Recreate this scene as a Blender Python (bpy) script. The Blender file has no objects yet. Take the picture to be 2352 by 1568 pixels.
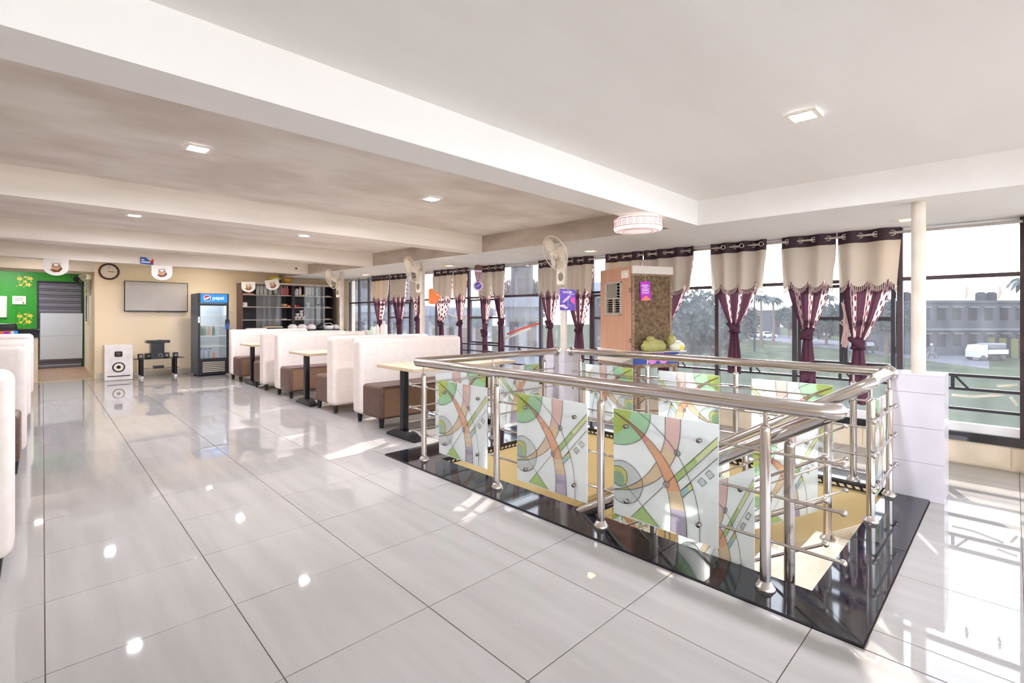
import bpy, bmesh, math, random
from mathutils import Vector, Matrix
random.seed(7)
PI = math.pi
C = bpy.context.scene.collection
SC = bpy.context.scene

# ------------------------------------------------------------------ camera, sky, sun, exposure
cam_d = bpy.data.cameras.new('camera'); cam = bpy.data.objects.new('camera', cam_d); C.objects.link(cam)
F_PX, HORIZON, HEAD = 1115.0, 727.0, math.atan(1078 / 1115.0)
cam.location = (0, 0, 1.26)
cam.rotation_euler = (PI / 2, 0, -HEAD)
cam_d.sensor_width = 36.0; cam_d.lens = 36.0 * F_PX / 2352
cam_d.shift_y = -(784 - HORIZON) / 2352
cam_d.clip_start = 0.05; cam_d.clip_end = 600
SC.camera = cam

W = bpy.data.worlds.new('sky'); SC.world = W; W.use_nodes = True
wn = W.node_tree; wn.nodes.clear()
wo = wn.nodes.new('ShaderNodeOutputWorld'); wb = wn.nodes.new('ShaderNodeBackground')
wtc = wn.nodes.new('ShaderNodeTexCoord'); wsep = wn.nodes.new('ShaderNodeSeparateXYZ'); wr = wn.nodes.new('ShaderNodeValToRGB')
wn.links.new(wtc.outputs['Generated'], wsep.inputs[0]); wn.links.new(wsep.outputs['Z'], wr.inputs[0])
wr.color_ramp.elements[0].position = 0.0; wr.color_ramp.elements[0].color = (0.88, 0.92, 1.0, 1)
wr.color_ramp.elements[1].position = 0.7; wr.color_ramp.elements[1].color = (0.76, 0.86, 1.0, 1)
wn.links.new(wr.outputs[0], wb.inputs[0]); wb.inputs[1].default_value = 1.3
wn.links.new(wb.outputs[0], wo.inputs[0])

sd = bpy.data.lights.new('sun', 'SUN'); sun = bpy.data.objects.new('sun', sd); C.objects.link(sun)
sun.rotation_euler = Vector((-1, -0.43, -0.531)).to_track_quat('-Z', 'Y').to_euler()
sd.energy = 3.0; sd.angle = math.radians(0.6); sd.color = (1.0, 0.95, 0.88)

SC.view_settings.view_transform = 'Standard'
SC.view_settings.look = 'None'
SC.view_settings.exposure = 2.15
SC.view_settings.gamma = 1.0
SC.view_settings.use_curve_mapping = False
try:
    SC.cycles.max_bounces = 10; SC.cycles.diffuse_bounces = 6; SC.cycles.transparent_max_bounces = 24
    SC.cycles.transmission_bounces = 6; SC.cycles.glossy_bounces = 4
    SC.cycles.sample_clamp_indirect = 6.0
    SC.cycles.use_denoising = True
except Exception:
    pass

# ------------------------------------------------------------------ helpers: colour, materials
def lin(h):
    if isinstance(h, str):
        h = h.lstrip('#'); v = [int(h[i:i + 2], 16) / 255 for i in (0, 2, 4)]
    else:
        v = [x / 255 for x in h]
    return tuple((x / 12.92 if x <= 0.04045 else ((x + 0.055) / 1.055) ** 2.4) for x in v) + (1.0,)

M = {}
def mat(name, col, rough=0.5, metal=0.0, col2=None, scale=8.0, stretch=(1, 1, 1), detail=4.0, bump=0.0, spec=0.5, lo=0.35, hi=0.65, emit=None, estr=0.0, coat=0.0, trans=0.0, rnd=0.0, world=False):
    m = bpy.data.materials.new(name); m.use_nodes = True
    n = m.node_tree; b = n.nodes['Principled BSDF']
    b.inputs['Roughness'].default_value = rough; b.inputs['Metallic'].default_value = metal
    b.inputs['Specular IOR Level'].default_value = spec
    b.inputs['Coat Weight'].default_value = coat
    b.inputs['Base Color'].default_value = lin(col)
    if emit: b.inputs['Emission Color'].default_value = lin(emit); b.inputs['Emission Strength'].default_value = estr
    if trans: b.inputs['Transmission Weight'].default_value = trans
    out = None
    if col2 or bump:
        tc = n.nodes.new('ShaderNodeTexCoord'); mp = n.nodes.new('ShaderNodeMapping'); mp.inputs['Scale'].default_value = stretch
        nz = n.nodes.new('ShaderNodeTexNoise'); nz.inputs['Scale'].default_value = scale; nz.inputs['Detail'].default_value = detail
        src = n.nodes.new('ShaderNodeNewGeometry').outputs['Position'] if world else tc.outputs['Object']
        n.links.new(src, mp.inputs[0]); n.links.new(mp.outputs[0], nz.inputs['Vector'])
        if col2:
            r = n.nodes.new('ShaderNodeValToRGB')
            r.color_ramp.elements[0].position = lo; r.color_ramp.elements[0].color = lin(col)
            r.color_ramp.elements[1].position = hi; r.color_ramp.elements[1].color = lin(col2)
            n.links.new(nz.outputs['Fac'], r.inputs[0]); out = r.outputs[0]
            n.links.new(out, b.inputs['Base Color'])
        if bump:
            bp = n.nodes.new('ShaderNodeBump'); bp.inputs['Strength'].default_value = bump; bp.inputs['Distance'].default_value = 0.01
            n.links.new(nz.outputs['Fac'], bp.inputs['Height']); n.links.new(bp.outputs[0], b.inputs['Normal'])
    if rnd and out is not None:
        oi = n.nodes.new('ShaderNodeObjectInfo'); mr = n.nodes.new('ShaderNodeMapRange')
        mr.inputs[3].default_value = 1 - rnd; mr.inputs[4].default_value = 1 + rnd
        n.links.new(oi.outputs['Random'], mr.inputs[0])
        hs = n.nodes.new('ShaderNodeHueSaturation'); n.links.new(mr.outputs[0], hs.inputs['Value']); n.links.new(out, hs.inputs['Color'])
        n.links.new(hs.outputs[0], b.inputs['Base Color'])
    M[name] = m
    return m

def sheet_mat(name, col, alpha=0.3, translucent=0.5, gloss=0.06, dust_haze_noise=None, rough=0.05):
    """A thin sheet: part clear, part diffusing (reflecting and passing light), with a faint gloss."""
    m = bpy.data.materials.new(name); m.use_nodes = True; n = m.node_tree; n.nodes.clear()
    o = n.nodes.new('ShaderNodeOutputMaterial'); tr = n.nodes.new('ShaderNodeBsdfTransparent')
    df = n.nodes.new('ShaderNodeBsdfDiffuse'); tl = n.nodes.new('ShaderNodeBsdfTranslucent'); gl = n.nodes.new('ShaderNodeBsdfGlossy')
    gl.inputs['Roughness'].default_value = rough
    for x in (df, tl): x.inputs['Color'].default_value = lin(col)
    m1 = n.nodes.new('ShaderNodeMixShader'); m1.inputs[0].default_value = translucent
    n.links.new(df.outputs[0], m1.inputs[1]); n.links.new(tl.outputs[0], m1.inputs[2])
    m2 = n.nodes.new('ShaderNodeMixShader'); m2.inputs[0].default_value = 1 - alpha
    n.links.new(tr.outputs[0], m2.inputs[1]); n.links.new(m1.outputs[0], m2.inputs[2])
    if dust_haze_noise:
        tc = n.nodes.new('ShaderNodeTexCoord'); mp = n.nodes.new('ShaderNodeMapping'); mp.inputs['Scale'].default_value = dust_haze_noise[0]
        nz = n.nodes.new('ShaderNodeTexNoise'); nz.inputs['Scale'].default_value = dust_haze_noise[1]; nz.inputs['Detail'].default_value = 6
        r = n.nodes.new('ShaderNodeMapRange'); r.inputs[1].default_value = 0.3; r.inputs[2].default_value = 0.75
        r.inputs[3].default_value = (1 - alpha) * 0.75; r.inputs[4].default_value = (1 - alpha) * 1.5
        n.links.new(tc.outputs['Object'], mp.inputs[0]); n.links.new(mp.outputs[0], nz.inputs['Vector']); n.links.new(nz.outputs['Fac'], r.inputs[0])
        n.links.new(r.outputs[0], m2.inputs[0])
    lw = n.nodes.new('ShaderNodeFresnel'); lw.inputs[0].default_value = 1.45
    ml = n.nodes.new('ShaderNodeMath'); ml.operation = 'MULTIPLY'; ml.inputs[1].default_value = gloss
    n.links.new(lw.outputs[0], ml.inputs[0])
    m3 = n.nodes.new('ShaderNodeMixShader'); n.links.new(ml.outputs[0], m3.inputs[0])
    n.links.new(m2.outputs[0], m3.inputs[1]); n.links.new(gl.outputs[0], m3.inputs[2]); n.links.new(m3.outputs[0], o.inputs[0])
    M[name] = m
    return m

# ------------------------------------------------------------------ helpers: mesh building
class MB:
    def __init__(s): s.v = []; s.f = []; s.mi = []; s.sm = []; s.uv = {}
    def add(s, vs, fs, mi=0, smooth=False):
        o = len(s.v); s.v += [tuple(v) for v in vs]
        for f in fs: s.f.append(tuple(i + o for i in f)); s.mi.append(mi); s.sm.append(smooth)
        return s
    def box(s, a, b, mi=0):
        x0, y0, z0 = a; x1, y1, z1 = b
        vs = [(x0, y0, z0), (x1, y0, z0), (x1, y1, z0), (x0, y1, z0), (x0, y0, z1), (x1, y0, z1), (x1, y1, z1), (x0, y1, z1)]
        return s.add(vs, [(0, 3, 2, 1), (4, 5, 6, 7), (0, 1, 5, 4), (1, 2, 6, 5), (2, 3, 7, 6), (3, 0, 4, 7)], mi)
    def cbox(s, c, d, mi=0):
        return s.box([c[i] - d[i] / 2 for i in range(3)], [c[i] + d[i] / 2 for i in range(3)], mi)
    def rbox(s, a, b, r=0.02, seg=3, mi=0, mat4=None):
        bm = bmesh.new(); bmesh.ops.create_cube(bm, size=1)
        for v in bm.verts:
            v.co = Vector([(a[i] + b[i]) / 2 + v.co[i] * (b[i] - a[i]) for i in range(3)])
        bmesh.ops.bevel(bm, geom=bm.edges[:], offset=r, segments=seg, profile=0.5, affect='EDGES')
        if mat4: bm.transform(mat4)
        bm.verts.index_update(); bm.faces.index_update()
        big = set(f.index for f in sorted(bm.faces, key=lambda f: -f.calc_area())[:6])
        s.add([v.co[:] for v in bm.verts], [[v.index for v in f.verts] for f in bm.faces], mi, True)
        for k, f in enumerate(bm.faces):
            if f.index in big: s.sm[len(s.sm) - len(bm.faces) + k] = False
        bm.free()
        return s
    def tube(s, pts, r, n=10, mi=0, cap=True, closed=False):
        pts = [Vector(p) for p in pts]; rs = r if isinstance(r, (list, tuple)) else [r] * len(pts)
        N = len(pts); vs = []; fs = []; up = None
        for i, p in enumerate(pts):
            if closed: t = (pts[(i + 1) % N] - pts[i - 1]).normalized()
            elif i == 0: t = (pts[1] - p).normalized()
            elif i == N - 1: t = (p - pts[i - 1]).normalized()
            else: t = ((pts[i + 1] - p).normalized() + (p - pts[i - 1]).normalized()).normalized()
            if up is None: up = Vector((0, 0, 1)) if abs(t.z) < 0.9 else Vector((1, 0, 0))
            a = up - t * up.dot(t); a.normalize(); up = a; b = t.cross(a)
            for k in range(n):
                q = 2 * PI * k / n; vs.append(p + (a * math.cos(q) + b * math.sin(q)) * rs[i])
        for i in range(N if closed else N - 1):
            j = (i + 1) % N
            for k in range(n):
                k2 = (k + 1) % n; fs.append((i * n + k, i * n + k2, j * n + k2, j * n + k))
        s.add(vs, fs, mi, True)
        if cap and not closed:
            s.add(vs[:n][::-1], [tuple(range(n))], mi); s.add(vs[-n:], [tuple(range(n))], mi)
        return s
    def lathe(s, prof, c=(0, 0, 0), n=16, mi=0, mat4=None, smooth=True, cap=True):
        vs = []; fs = []
        for (r, z) in prof:
            for k in range(n):
                q = 2 * PI * k / n; p = Vector((r * math.cos(q), r * math.sin(q), z))
                if mat4: p = mat4 @ p
                vs.append(p + Vector(c))
        for i in range(len(prof) - 1):
            for k in range(n):
                k2 = (k + 1) % n; fs.append((i * n + k, i * n + k2, (i + 1) * n + k2, (i + 1) * n + k))
        s.add(vs, fs, mi, smooth)
        if cap and prof[0][0] > 1e-5: s.add(vs[:n][::-1], [tuple(range(n))], mi)
        if cap and prof[-1][0] > 1e-5: s.add(vs[-n:], [tuple(range(n))], mi)
        return s
    def ball(s, c, r, n=8, m=6, mi=0, sc=(1, 1, 1)):
        prof = [(r * math.sin(PI * i / m), -r * math.cos(PI * i / m)) for i in range(m + 1)]
        o = len(s.v); s.lathe(prof, (0, 0, 0), n, mi)
        for i in range(o, len(s.v)): v = s.v[i]; s.v[i] = (v[0] * sc[0] + c[0], v[1] * sc[1] + c[1], v[2] * sc[2] + c[2])
        return s
    def prism(s, poly, d, axis='y', base=0.0, mi=0):
        """poly = 2-D outline; extruded by d along axis from base (axis y: (x,z); x: (y,z); z: (x,y))"""
        n = len(poly)
        def P(a, b, w): return (a, w, b) if axis == 'y' else ((w, a, b) if axis == 'x' else (a, b, w))
        vs = [P(a, b, base) for a, b in poly] + [P(a, b, base + d) for a, b in poly]
        fs = [tuple(range(n)), tuple(range(2 * n - 1, n - 1, -1))] + [(i, (i + 1) % n + 0, (i + 1) % n + n, i + n) for i in range(n)]
        return s.add(vs, fs, mi)
    def mesh(s, name, mats):
        me = bpy.data.meshes.new(name); me.from_pydata(s.v, [], s.f)
        for m in (mats if isinstance(mats, (list, tuple)) else [mats]): me.materials.append(m if not isinstance(m, str) else M[m])
        me.polygons.foreach_set('material_index', s.mi); me.polygons.foreach_set('use_smooth', s.sm)
        me.update()
        bm = bmesh.new(); bm.from_mesh(me); bmesh.ops.recalc_face_normals(bm, faces=bm.faces[:]); bm.to_mesh(me); bm.free()
        return me
    def build(s, name, mats, parent=None, loc=None, rot=None):
        return link(name, s.mesh(name, mats), parent, loc, rot)

def link(name, me, parent=None, loc=None, rot=None):
    o = bpy.data.objects.new(name, me); C.objects.link(o)
    if parent: o.parent = parent
    if loc: o.location = loc
    if rot: o.rotation_euler = rot
    return o
def tag(o, label=None, cat=None, group=None, kind=None):
    if label: o['label'] = label
    if cat: o['category'] = cat
    if group: o['group'] = group
    if kind: o['kind'] = kind
    return o
def thing(name, label, cat, loc=(0, 0, 0), rz=0.0, group=None):
    o = bpy.data.objects.new(name, None); C.objects.link(o); o.empty_display_size = 0.1
    o.location = loc; o.rotation_euler = (0, 0, rz)
    return tag(o, label, cat, group)
def copy_tree(o, loc=None, rz=None, label=None, group=None, parent=None):
    c = o.copy(); C.objects.link(c)
    if parent: c.parent = parent
    if loc is not None: c.location = loc
    if rz is not None: c.rotation_euler = (0, 0, rz)
    if label: c['label'] = label
    if group: c['group'] = group
    for ch in list(o.children): copy_tree(ch, parent=c)
    return c
def text_mesh(txt, size, mname, depth=0.001, align='CENTER', bold=0.0):
    cu = bpy.data.curves.new('lettering', 'FONT'); cu.body = txt; cu.size = size; cu.extrude = depth; cu.align_x = align; cu.align_y = 'CENTER'; cu.resolution_u = 3; cu.offset = bold
    ob = bpy.data.objects.new('lettering_tmp', cu); C.objects.link(ob)
    dg = bpy.context.evaluated_depsgraph_get(); dg.update()
    me = bpy.data.meshes.new_from_object(ob.evaluated_get(dg)); bpy.data.objects.remove(ob)
    me.materials.clear(); me.materials.append(M[mname]); me.name = 'lettering'
    return me
def disc(n, r, cx=0, cy=0, sy=1.0): return [(cx + r * math.cos(2 * PI * k / n), cy + sy * r * math.sin(2 * PI * k / n)) for k in range(n)]

ZS = lambda y: 2.07 + 0.0135 * y        # underside of beams and window soffit
ZC = lambda y: 2.295 + 0.0135 * y       # main ceiling
# ------------------------------------------------------------------ materials
mat('floor_tile', '#989491', 0.025, col2='#a09c99', scale=1.6, stretch=(7, 0.7, 1), detail=5, spec=0.45, rnd=0.015, world=True)
mat('grout', '#6d5648', 0.8)
mat('alcove_tile', '#a58468', 0.3, col2='#b5967a', scale=5)
mat('granite', '#15161b', 0.05, col2='#24262e', scale=60, spec=0.8)
mat('granite_edge', '#0d0d10', 0.15)
mat('plaster', '#f0eeec', 0.8, col2='#ebe8e5', scale=1.2, stretch=(0.5, 2, 1), bump=0.02, world=True)
mat('whitewash', '#f0e8de', 0.8, col2='#e2d8cc', scale=2.0, stretch=(0.4, 1, 3), bump=0.05, world=True)
mat('concrete', '#d2c7bc', 0.85, col2='#e8e0d8', scale=1.9, stretch=(0.8, 1.25, 1), detail=8, bump=0.05, lo=0.36, hi=0.64, world=True)
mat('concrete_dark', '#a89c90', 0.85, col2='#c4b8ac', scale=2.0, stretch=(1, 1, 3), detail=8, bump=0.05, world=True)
mat('cream_wall', '#fbe8c4', 0.7, col2='#f8e6cc', scale=1.0)
mat('beige_wall', '#e6d8c2', 0.7, col2='#dccbb2', scale=2.0)
mat('stair_wall', '#e3cf9e', 0.6, col2='#dcc48c', scale=1.5)
mat('green_wall', '#2f9a1e', 0.45, col2='#1f8a1c', scale=1.0)
mat('pier_tile', '#d2ced4', 0.25, col2='#cac6ce', scale=3)
mat('pipe_paint', '#dcd4c8', 0.4, col2='#cfc5b6', scale=6)
mat('marble', '#e2d9c8', 0.15, col2='#d3c8b2', scale=3, stretch=(1, 4, 1))
mat('steel', '#d0cac6', 0.16, 1.0)
mat('steel_dark', '#a59c97', 0.25, 1.0)
mat('rusty_steel', '#b0a8a4', 0.22, 1.0, col2='#7a6a5c', scale=18, lo=0.55, hi=0.7)
mat('frame_brown', '#4a3c42', 0.45, col2='#3c3036', scale=6)
mat('frame_dark', '#2e2a33', 0.45)
mat('sill_white', '#e8e8ea', 0.4)
mat('cream_leather', '#e4dad2', 0.38, col2='#ded3ca', scale=14, bump=0.03)
mat('brown_leather', '#5a4038', 0.38, col2='#664a3e', scale=20, bump=0.05)
mat('brown_fabric', '#8a6a50', 0.8, col2='#7a5c46', scale=120, bump=0.1)
mat('black_plastic', '#17181c', 0.3)
mat('black_paint', '#16161f', 0.25)
mat('laminate', '#cfbc9e', 0.35, col2='#c6b190', scale=5, stretch=(1, 12, 1))
mat('white_paint', '#ebe6e2', 0.45, col2='#ddd6d2', scale=6)
mat('white_plastic', '#ece6da', 0.35)
mat('cream_plastic', '#e9dfcd', 0.4)
mat('grey_plastic', '#8d8578', 0.5)
mat('tv_reflection', '#b8b0aa', 0.25, col2='#bfb8b2', scale=3, spec=0.6)  # grey base stands in for the bright room mirrored in the screen
mat('red', '#c8242c', 0.5); mat('blue_print', '#2a56a8', 0.5); mat('orange', '#f2812c', 0.5); mat('yellow', '#e9d34c', 0.5)
mat('fridge_blue', '#1d4a73', 0.35, col2='#1f3550', scale=2.0); mat('sign_blue', '#1c72b4', 0.35, emit='#1c72b4', estr=0.25)
mat('sign_white', '#f4f6f8', 0.4, emit='#f4f6f8', estr=0.2); mat('sign_red', '#d6203a', 0.4)
mat('fridge_dark', '#1c1d24', 0.35); mat('fridge_inside', '#c9d0d4', 0.6)
mat('brown_print', '#7c4a30', 0.6); mat('tan_print', '#c79a7a', 0.6); mat('paper', '#f2eee8', 0.6)
mat('clock_brown', '#4a2218', 0.3); mat('clock_face', '#efe4cc', 0.5); mat('ink', '#2c2420', 0.6)
mat('shutter_grey', '#7c7b84', 0.4, 0.3); mat('board_grey', '#c3c8cc', 0.4)
mat('cab_dark', '#2a2128', 0.4); mat('cab_side', '#6b5048', 0.45); mat('shelf_edge', '#cdb9a8', 0.5)
mat('clear_bottle', '#dcdcd4', 0.15); mat('ceramic', '#efe6e2', 0.25); mat('pink', '#e08a8a', 0.5); mat('gold', '#dca63a', 0.35)
mat('wood_ply', '#c99c80', 0.5, col2='#bb8a6c', scale=3.0, stretch=(14, 14, 0.7), detail=6)
mat('cooler_metal', '#d8cfc6', 0.45); mat('rust', '#7a5a44', 0.7, col2='#a08a76', scale=40); mat('straw', '#5a4634', 0.9, col2='#93795c', scale=26, detail=8, bump=0.8, lo=0.4, hi=0.68)
mat('straw_light', '#a08a6c', 0.9); mat('straw_mid', '#755c44', 0.9)
mat('louvre', '#b9b0a2', 0.45); mat('bag', '#aaa562', 0.45, col2='#949050', scale=10); mat('bag_white', '#dcdcc8', 0.4)
mat('banner_blue', '#2c48a0', 0.45); mat('petal', '#d36fd0', 0.5, col2='#e59adb', scale=6); mat('purple_card', '#6a3fc0', 0.4, col2='#4a2aa0', scale=4); mat('magenta', '#b414c0', 0.45)
mat('pink_card', '#e8489a', 0.45); mat('lilac', '#d9c0ea', 0.5); mat('salmon', '#f08060', 0.5)
mat('curtain_header', '#38222f', 0.7); mat('ivory', '#b9a49c', 0.8)
mat('soil', '#2c302a', 0.95, col2='#363e30', scale=0.25, detail=6, spec=0.0); mat('asphalt', '#505058', 0.9, spec=0.0); mat('leaf_haze', '#343b3c', 0.9, col2='#40484a', scale=1.2, spec=0.0)  # leaf colour is tinted blue-grey to imitate distance haze
mat('bark', '#5a4c44', 0.9, spec=0.0); mat('bldg_grey', '#36373f', 0.9, col2='#404149', scale=0.4, spec=0.0); mat('bldg_light', '#56585f', 0.9, spec=0.0); mat('bldg_dark', '#222228', 0.8, spec=0.0)
mat('fence_yellow', '#66653e', 0.9, spec=0.0); mat('bldg_blue', '#6a7280', 0.9, col2='#747c88', scale=0.3, spec=0.0); mat('car_white', '#9ca0a8', 0.3); mat('car_dark', '#4a4c54', 0.3); mat('rubber', '#222226', 0.8)
mat('downlight_lens', '#ffd79a', 0.4, emit='#f4f4ff', estr=380.0); mat('wall_lens', '#ffe6c0', 0.4, emit='#fff0d8', estr=90.0); mat('soffit_lens', '#ffd79a', 0.4, emit='#ffc860', estr=9.0); mat('drum_shade', '#f4e6e6', 0.5, emit='#ffe9ea', estr=0.12); mat('drum_wire', '#b08a78', 0.4)
mat('tape_white', '#eae6d8', 0.5); mat('tape_red', '#e0604c', 0.5)
sheet_mat('window_glass', '#eef2fc', alpha=0.974, translucent=0.7, gloss=0.5, dust_haze_noise=((6, 3, 0.6), 3.0))  # dust on the panes also stands in for haze outdoors
sheet_mat('clear_glass', '#eef4f4', alpha=0.90, translucent=0.3, gloss=1.0)
sheet_mat('frosted_glass', '#f4fafa', alpha=0.22, translucent=0.45, gloss=0.6, rough=0.15)
sheet_mat('fan_guard', '#e9dfcd', alpha=0.35, translucent=0.3, gloss=0.2, rough=0.3)
for nm, c in dict(p_green='#9fd69a', p_yellow='#e6e26a', p_red='#ee7464', p_orange='#f2a052', p_tan='#ecc996', p_purple='#a891b4', p_pink='#f0c0b4', p_grey='#cfd5d3', p_teal='#9fd0cc', p_lime='#a8cf3c', p_pale='#e3ea94').items():
    sheet_mat(nm, c, alpha=0.5, translucent=0.5, gloss=0.2, rough=0.2)
mat('p_line', '#4a4442', 0.5)

def curtain_mat():
    m = bpy.data.materials.new('curtain_cloth'); m.use_nodes = True; n = m.node_tree; n.nodes.clear()
    N = n.nodes.new; L = n.links.new
    o = N('ShaderNodeOutputMaterial'); tc = N('ShaderNodeTexCoord'); sp = N('ShaderNodeSeparateXYZ'); L(tc.outputs['UV'], sp.inputs[0])
    def mth(op, a, b=None):
        x = N('ShaderNodeMath'); x.operation = op
        for i, v in enumerate((a, b)):
            if v is None: continue
            if isinstance(v, (int, float)): x.inputs[i].default_value = v
            else: L(v, x.inputs[i])
        return x.outputs[0]
    u, v = sp.outputs[0], sp.outputs[1]
    # sheer dotted stripes
    st = mth('GREATER_THAN', mth('SINE', mth('MULTIPLY', u, 6 * PI)), 0.2)
    du = mth('SUBTRACT', mth('FRACT', mth('MULTIPLY', u, 15)), 0.5)
    row = mth('FLOOR', mth('MULTIPLY', u, 15))
    dv = mth('SUBTRACT', mth('FRACT', mth('ADD', mth('MULTIPLY', v, 16), mth('MULTIPLY', row, 0.5))), 0.5)
    rr = mth('ADD', mth('MULTIPLY', du, du), mth('MULTIPLY', dv, dv))
    dot = mth('LESS_THAN', rr, 0.075)
    sheer = mth('MULTIPLY', mth('MULTIPLY', st, mth('LESS_THAN', v, 0.6)), mth('SUBTRACT', 1.0, dot))
    purple = lin('#583a48'); pale = lin('#b89a98')
    mx = N('ShaderNodeMix'); mx.data_type = 'RGBA'; L(sheer, mx.inputs[0]); mx.inputs[6].default_value = purple; mx.inputs[7].default_value = pale
    df = N('ShaderNodeBsdfDiffuse'); tl = N('ShaderNodeBsdfTranslucent'); L(mx.outputs[2], df.inputs[0]); L(mx.outputs[2], tl.inputs[0])
    ms = N('ShaderNodeMixShader'); L(mth('ADD', 0.22, mth('MULTIPLY', sheer, 0.45)), ms.inputs[0]); L(df.outputs[0], ms.inputs[1]); L(tl.outputs[0], ms.inputs[2])
    L(ms.outputs[0], o.inputs[0]); M['curtain_cloth'] = m
curtain_mat()
def cloth(name, col, t):
    m = bpy.data.materials.new(name); m.use_nodes = True; n = m.node_tree; n.nodes.clear()
    o = n.nodes.new('ShaderNodeOutputMaterial'); df = n.nodes.new('ShaderNodeBsdfDiffuse'); tl = n.nodes.new('ShaderNodeBsdfTranslucent')
    df.inputs[0].default_value = lin(col); tl.inputs[0].default_value = lin(col)
    ms = n.nodes.new('ShaderNodeMixShader'); ms.inputs[0].default_value = t
    n.links.new(df.outputs[0], ms.inputs[1]); n.links.new(tl.outputs[0], ms.inputs[2]); n.links.new(ms.outputs[0], o.inputs[0]); M[name] = m
cloth('valance_cloth', '#cbc2b6', 0.10)
cloth('knot_cloth', '#583a48', 0.08)

# ------------------------------------------------------------------ setting: floor with tiles
VX0, VX1, VY0, VY1 = 2.50, 4.44, 0.62, 3.52      # stair opening
GX0, GX1, GY0, GY1 = 2.24, 4.70, 0.40, 3.98      # granite outer edge
FX0, FX1, FY0, FY1 = -3.4, 5.70, -3.0, 13.0
fl = MB()
T = -0.004
for a, b in (((FX0, FY0), (VX0, FY1)), ((VX1, FY0), (FX1 + 0.1, FY1)), ((VX0, FY0), (VX1, VY0)), ((VX0, VY1), (VX1, FY1))):
    fl.box((a[0], a[1], -0.22), (b[0], b[1], T))
floor = tag(fl.build('floor', 'grout'), kind='structure')
def clip_rects(x0, y0, x1, y1):
    """tile rectangle minus the granite border's rectangle"""
    if x1 <= GX0 or x0 >= GX1 or y1 <= GY0 or y0 >= GY1: return [(x0, y0, x1, y1)]
    out = []
    if x0 < GX0: out.append((x0, y0, GX0 - 0.002, y1))
    if x1 > GX1: out.append((GX1 + 0.002, y0, x1, y1))
    a, b = max(x0, GX0), min(x1, GX1)
    if y0 < GY0: out.append((a, y0, b, GY0 - 0.002))
    if y1 > GY1: out.append((a, GY1 + 0.002, b, y1))
    return [r for r in out if r[2] - r[0] > 0.02 and r[3] - r[1] > 0.02]
def tile_mesh(w, d):
    return MB().rbox((0, 0, -0.004), (w, d, 0.0), 0.0012, 1).mesh('tile', 'floor_tile')
TS, GAP = 0.6, 0.0032
full = None; far = MB(); ntile = 0
for i in range(-6, 10):
    for j in range(-5, 19):
        x0, y0 = 0.006 + i * TS, 1.77 + j * TS
        x1, y1 = x0 + TS, y0 + TS
        cx0, cy0, cx1, cy1 = max(x0, FX0), max(y0, FY0), min(x1, FX1), min(y1, FY1)
        if cx1 - cx0 < 0.03 or cy1 - cy0 < 0.03: continue
        for (a, b, c, d) in clip_rects(cx0, cy0, cx1, cy1):
            a += GAP / 2; b += GAP / 2; c -= GAP / 2; d -= GAP / 2
            isfull = abs(c - a - TS + GAP) < 1e-4 and abs(d - b - TS + GAP) < 1e-4
            seen = a > -1.3 and (b + d) / 2 > -0.6 and (0.695 * c + 0.719 * d) > 0.9
            if not seen:
                far.box((a, b, -0.004), (c, d, 0.0)); continue
            if isfull:
                if full is None: full = tile_mesh(TS - GAP, TS - GAP)
                me = full
            else: me = tile_mesh(c - a, d - b)
            link('tile', me, floor, (a, b, 0)); ntile += 1
tag(far.build('tile_field', 'floor_tile', floor), kind='stuff')
# granite border round the stair opening, each slab a part
border = tag(MB().box((GX0 + 0.01, GY0 + 0.01, -0.02), (GX0 + 0.02, GY1 - 0.01, -0.01)).build('trim_1', 'granite_edge'), kind='structure')
def slab(poly, name='granite_slab'):
    MB().prism(poly, 0.022, 'z', -0.010).build(name, 'granite', border)
ymid = [GY0, 1.30, 2.35, 3.10, GY1]
slab([(GX0, GY0), (VX0 + 0.02, VY0 + 0.02), (VX0 + 0.02, 1.298), (GX0, 1.298)])
slab([(GX0, 1.302), (VX0 + 0.02, 1.302), (VX0 + 0.02, 2.348), (GX0, 2.348)])
slab([(GX0, 2.352), (VX0 + 0.02, 2.352), (VX0 + 0.02, 3.098), (GX0, 3.098)])
slab([(GX0, 3.102), (VX0 + 0.02, 3.102), (VX0 + 0.02, VY1 - 0.02), (GX0, GY1)])
slab([(GX0 + 0.004, GY0), (3.3, GY0), (3.3, VY0 + 0.02), (VX0 + 0.024, VY0 + 0.02)])
slab([(3.304, GY0), (4.345, GY0), (4.345, VY0 + 0.02), (3.304, VY0 + 0.02)])
slab([(GX0 + 0.004, GY1), (VX0 + 0.024, VY1 - 0.02), (3.4, VY1 - 0.02), (3.4, GY1)])
slab([(3.404, GY1), (3.404, VY1 - 0.02), (4.325, VY1 - 0.02), (4.325, GY1)])
slab([(VX1 - 0.02, 0.63), (GX1, 0.63), (GX1, 2.1), (VX1 - 0.02, 2.1)])
slab([(VX1 - 0.02, 2.104), (GX1, 2.104), (GX1, 3.595), (VX1 - 0.02, 3.595)])
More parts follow.
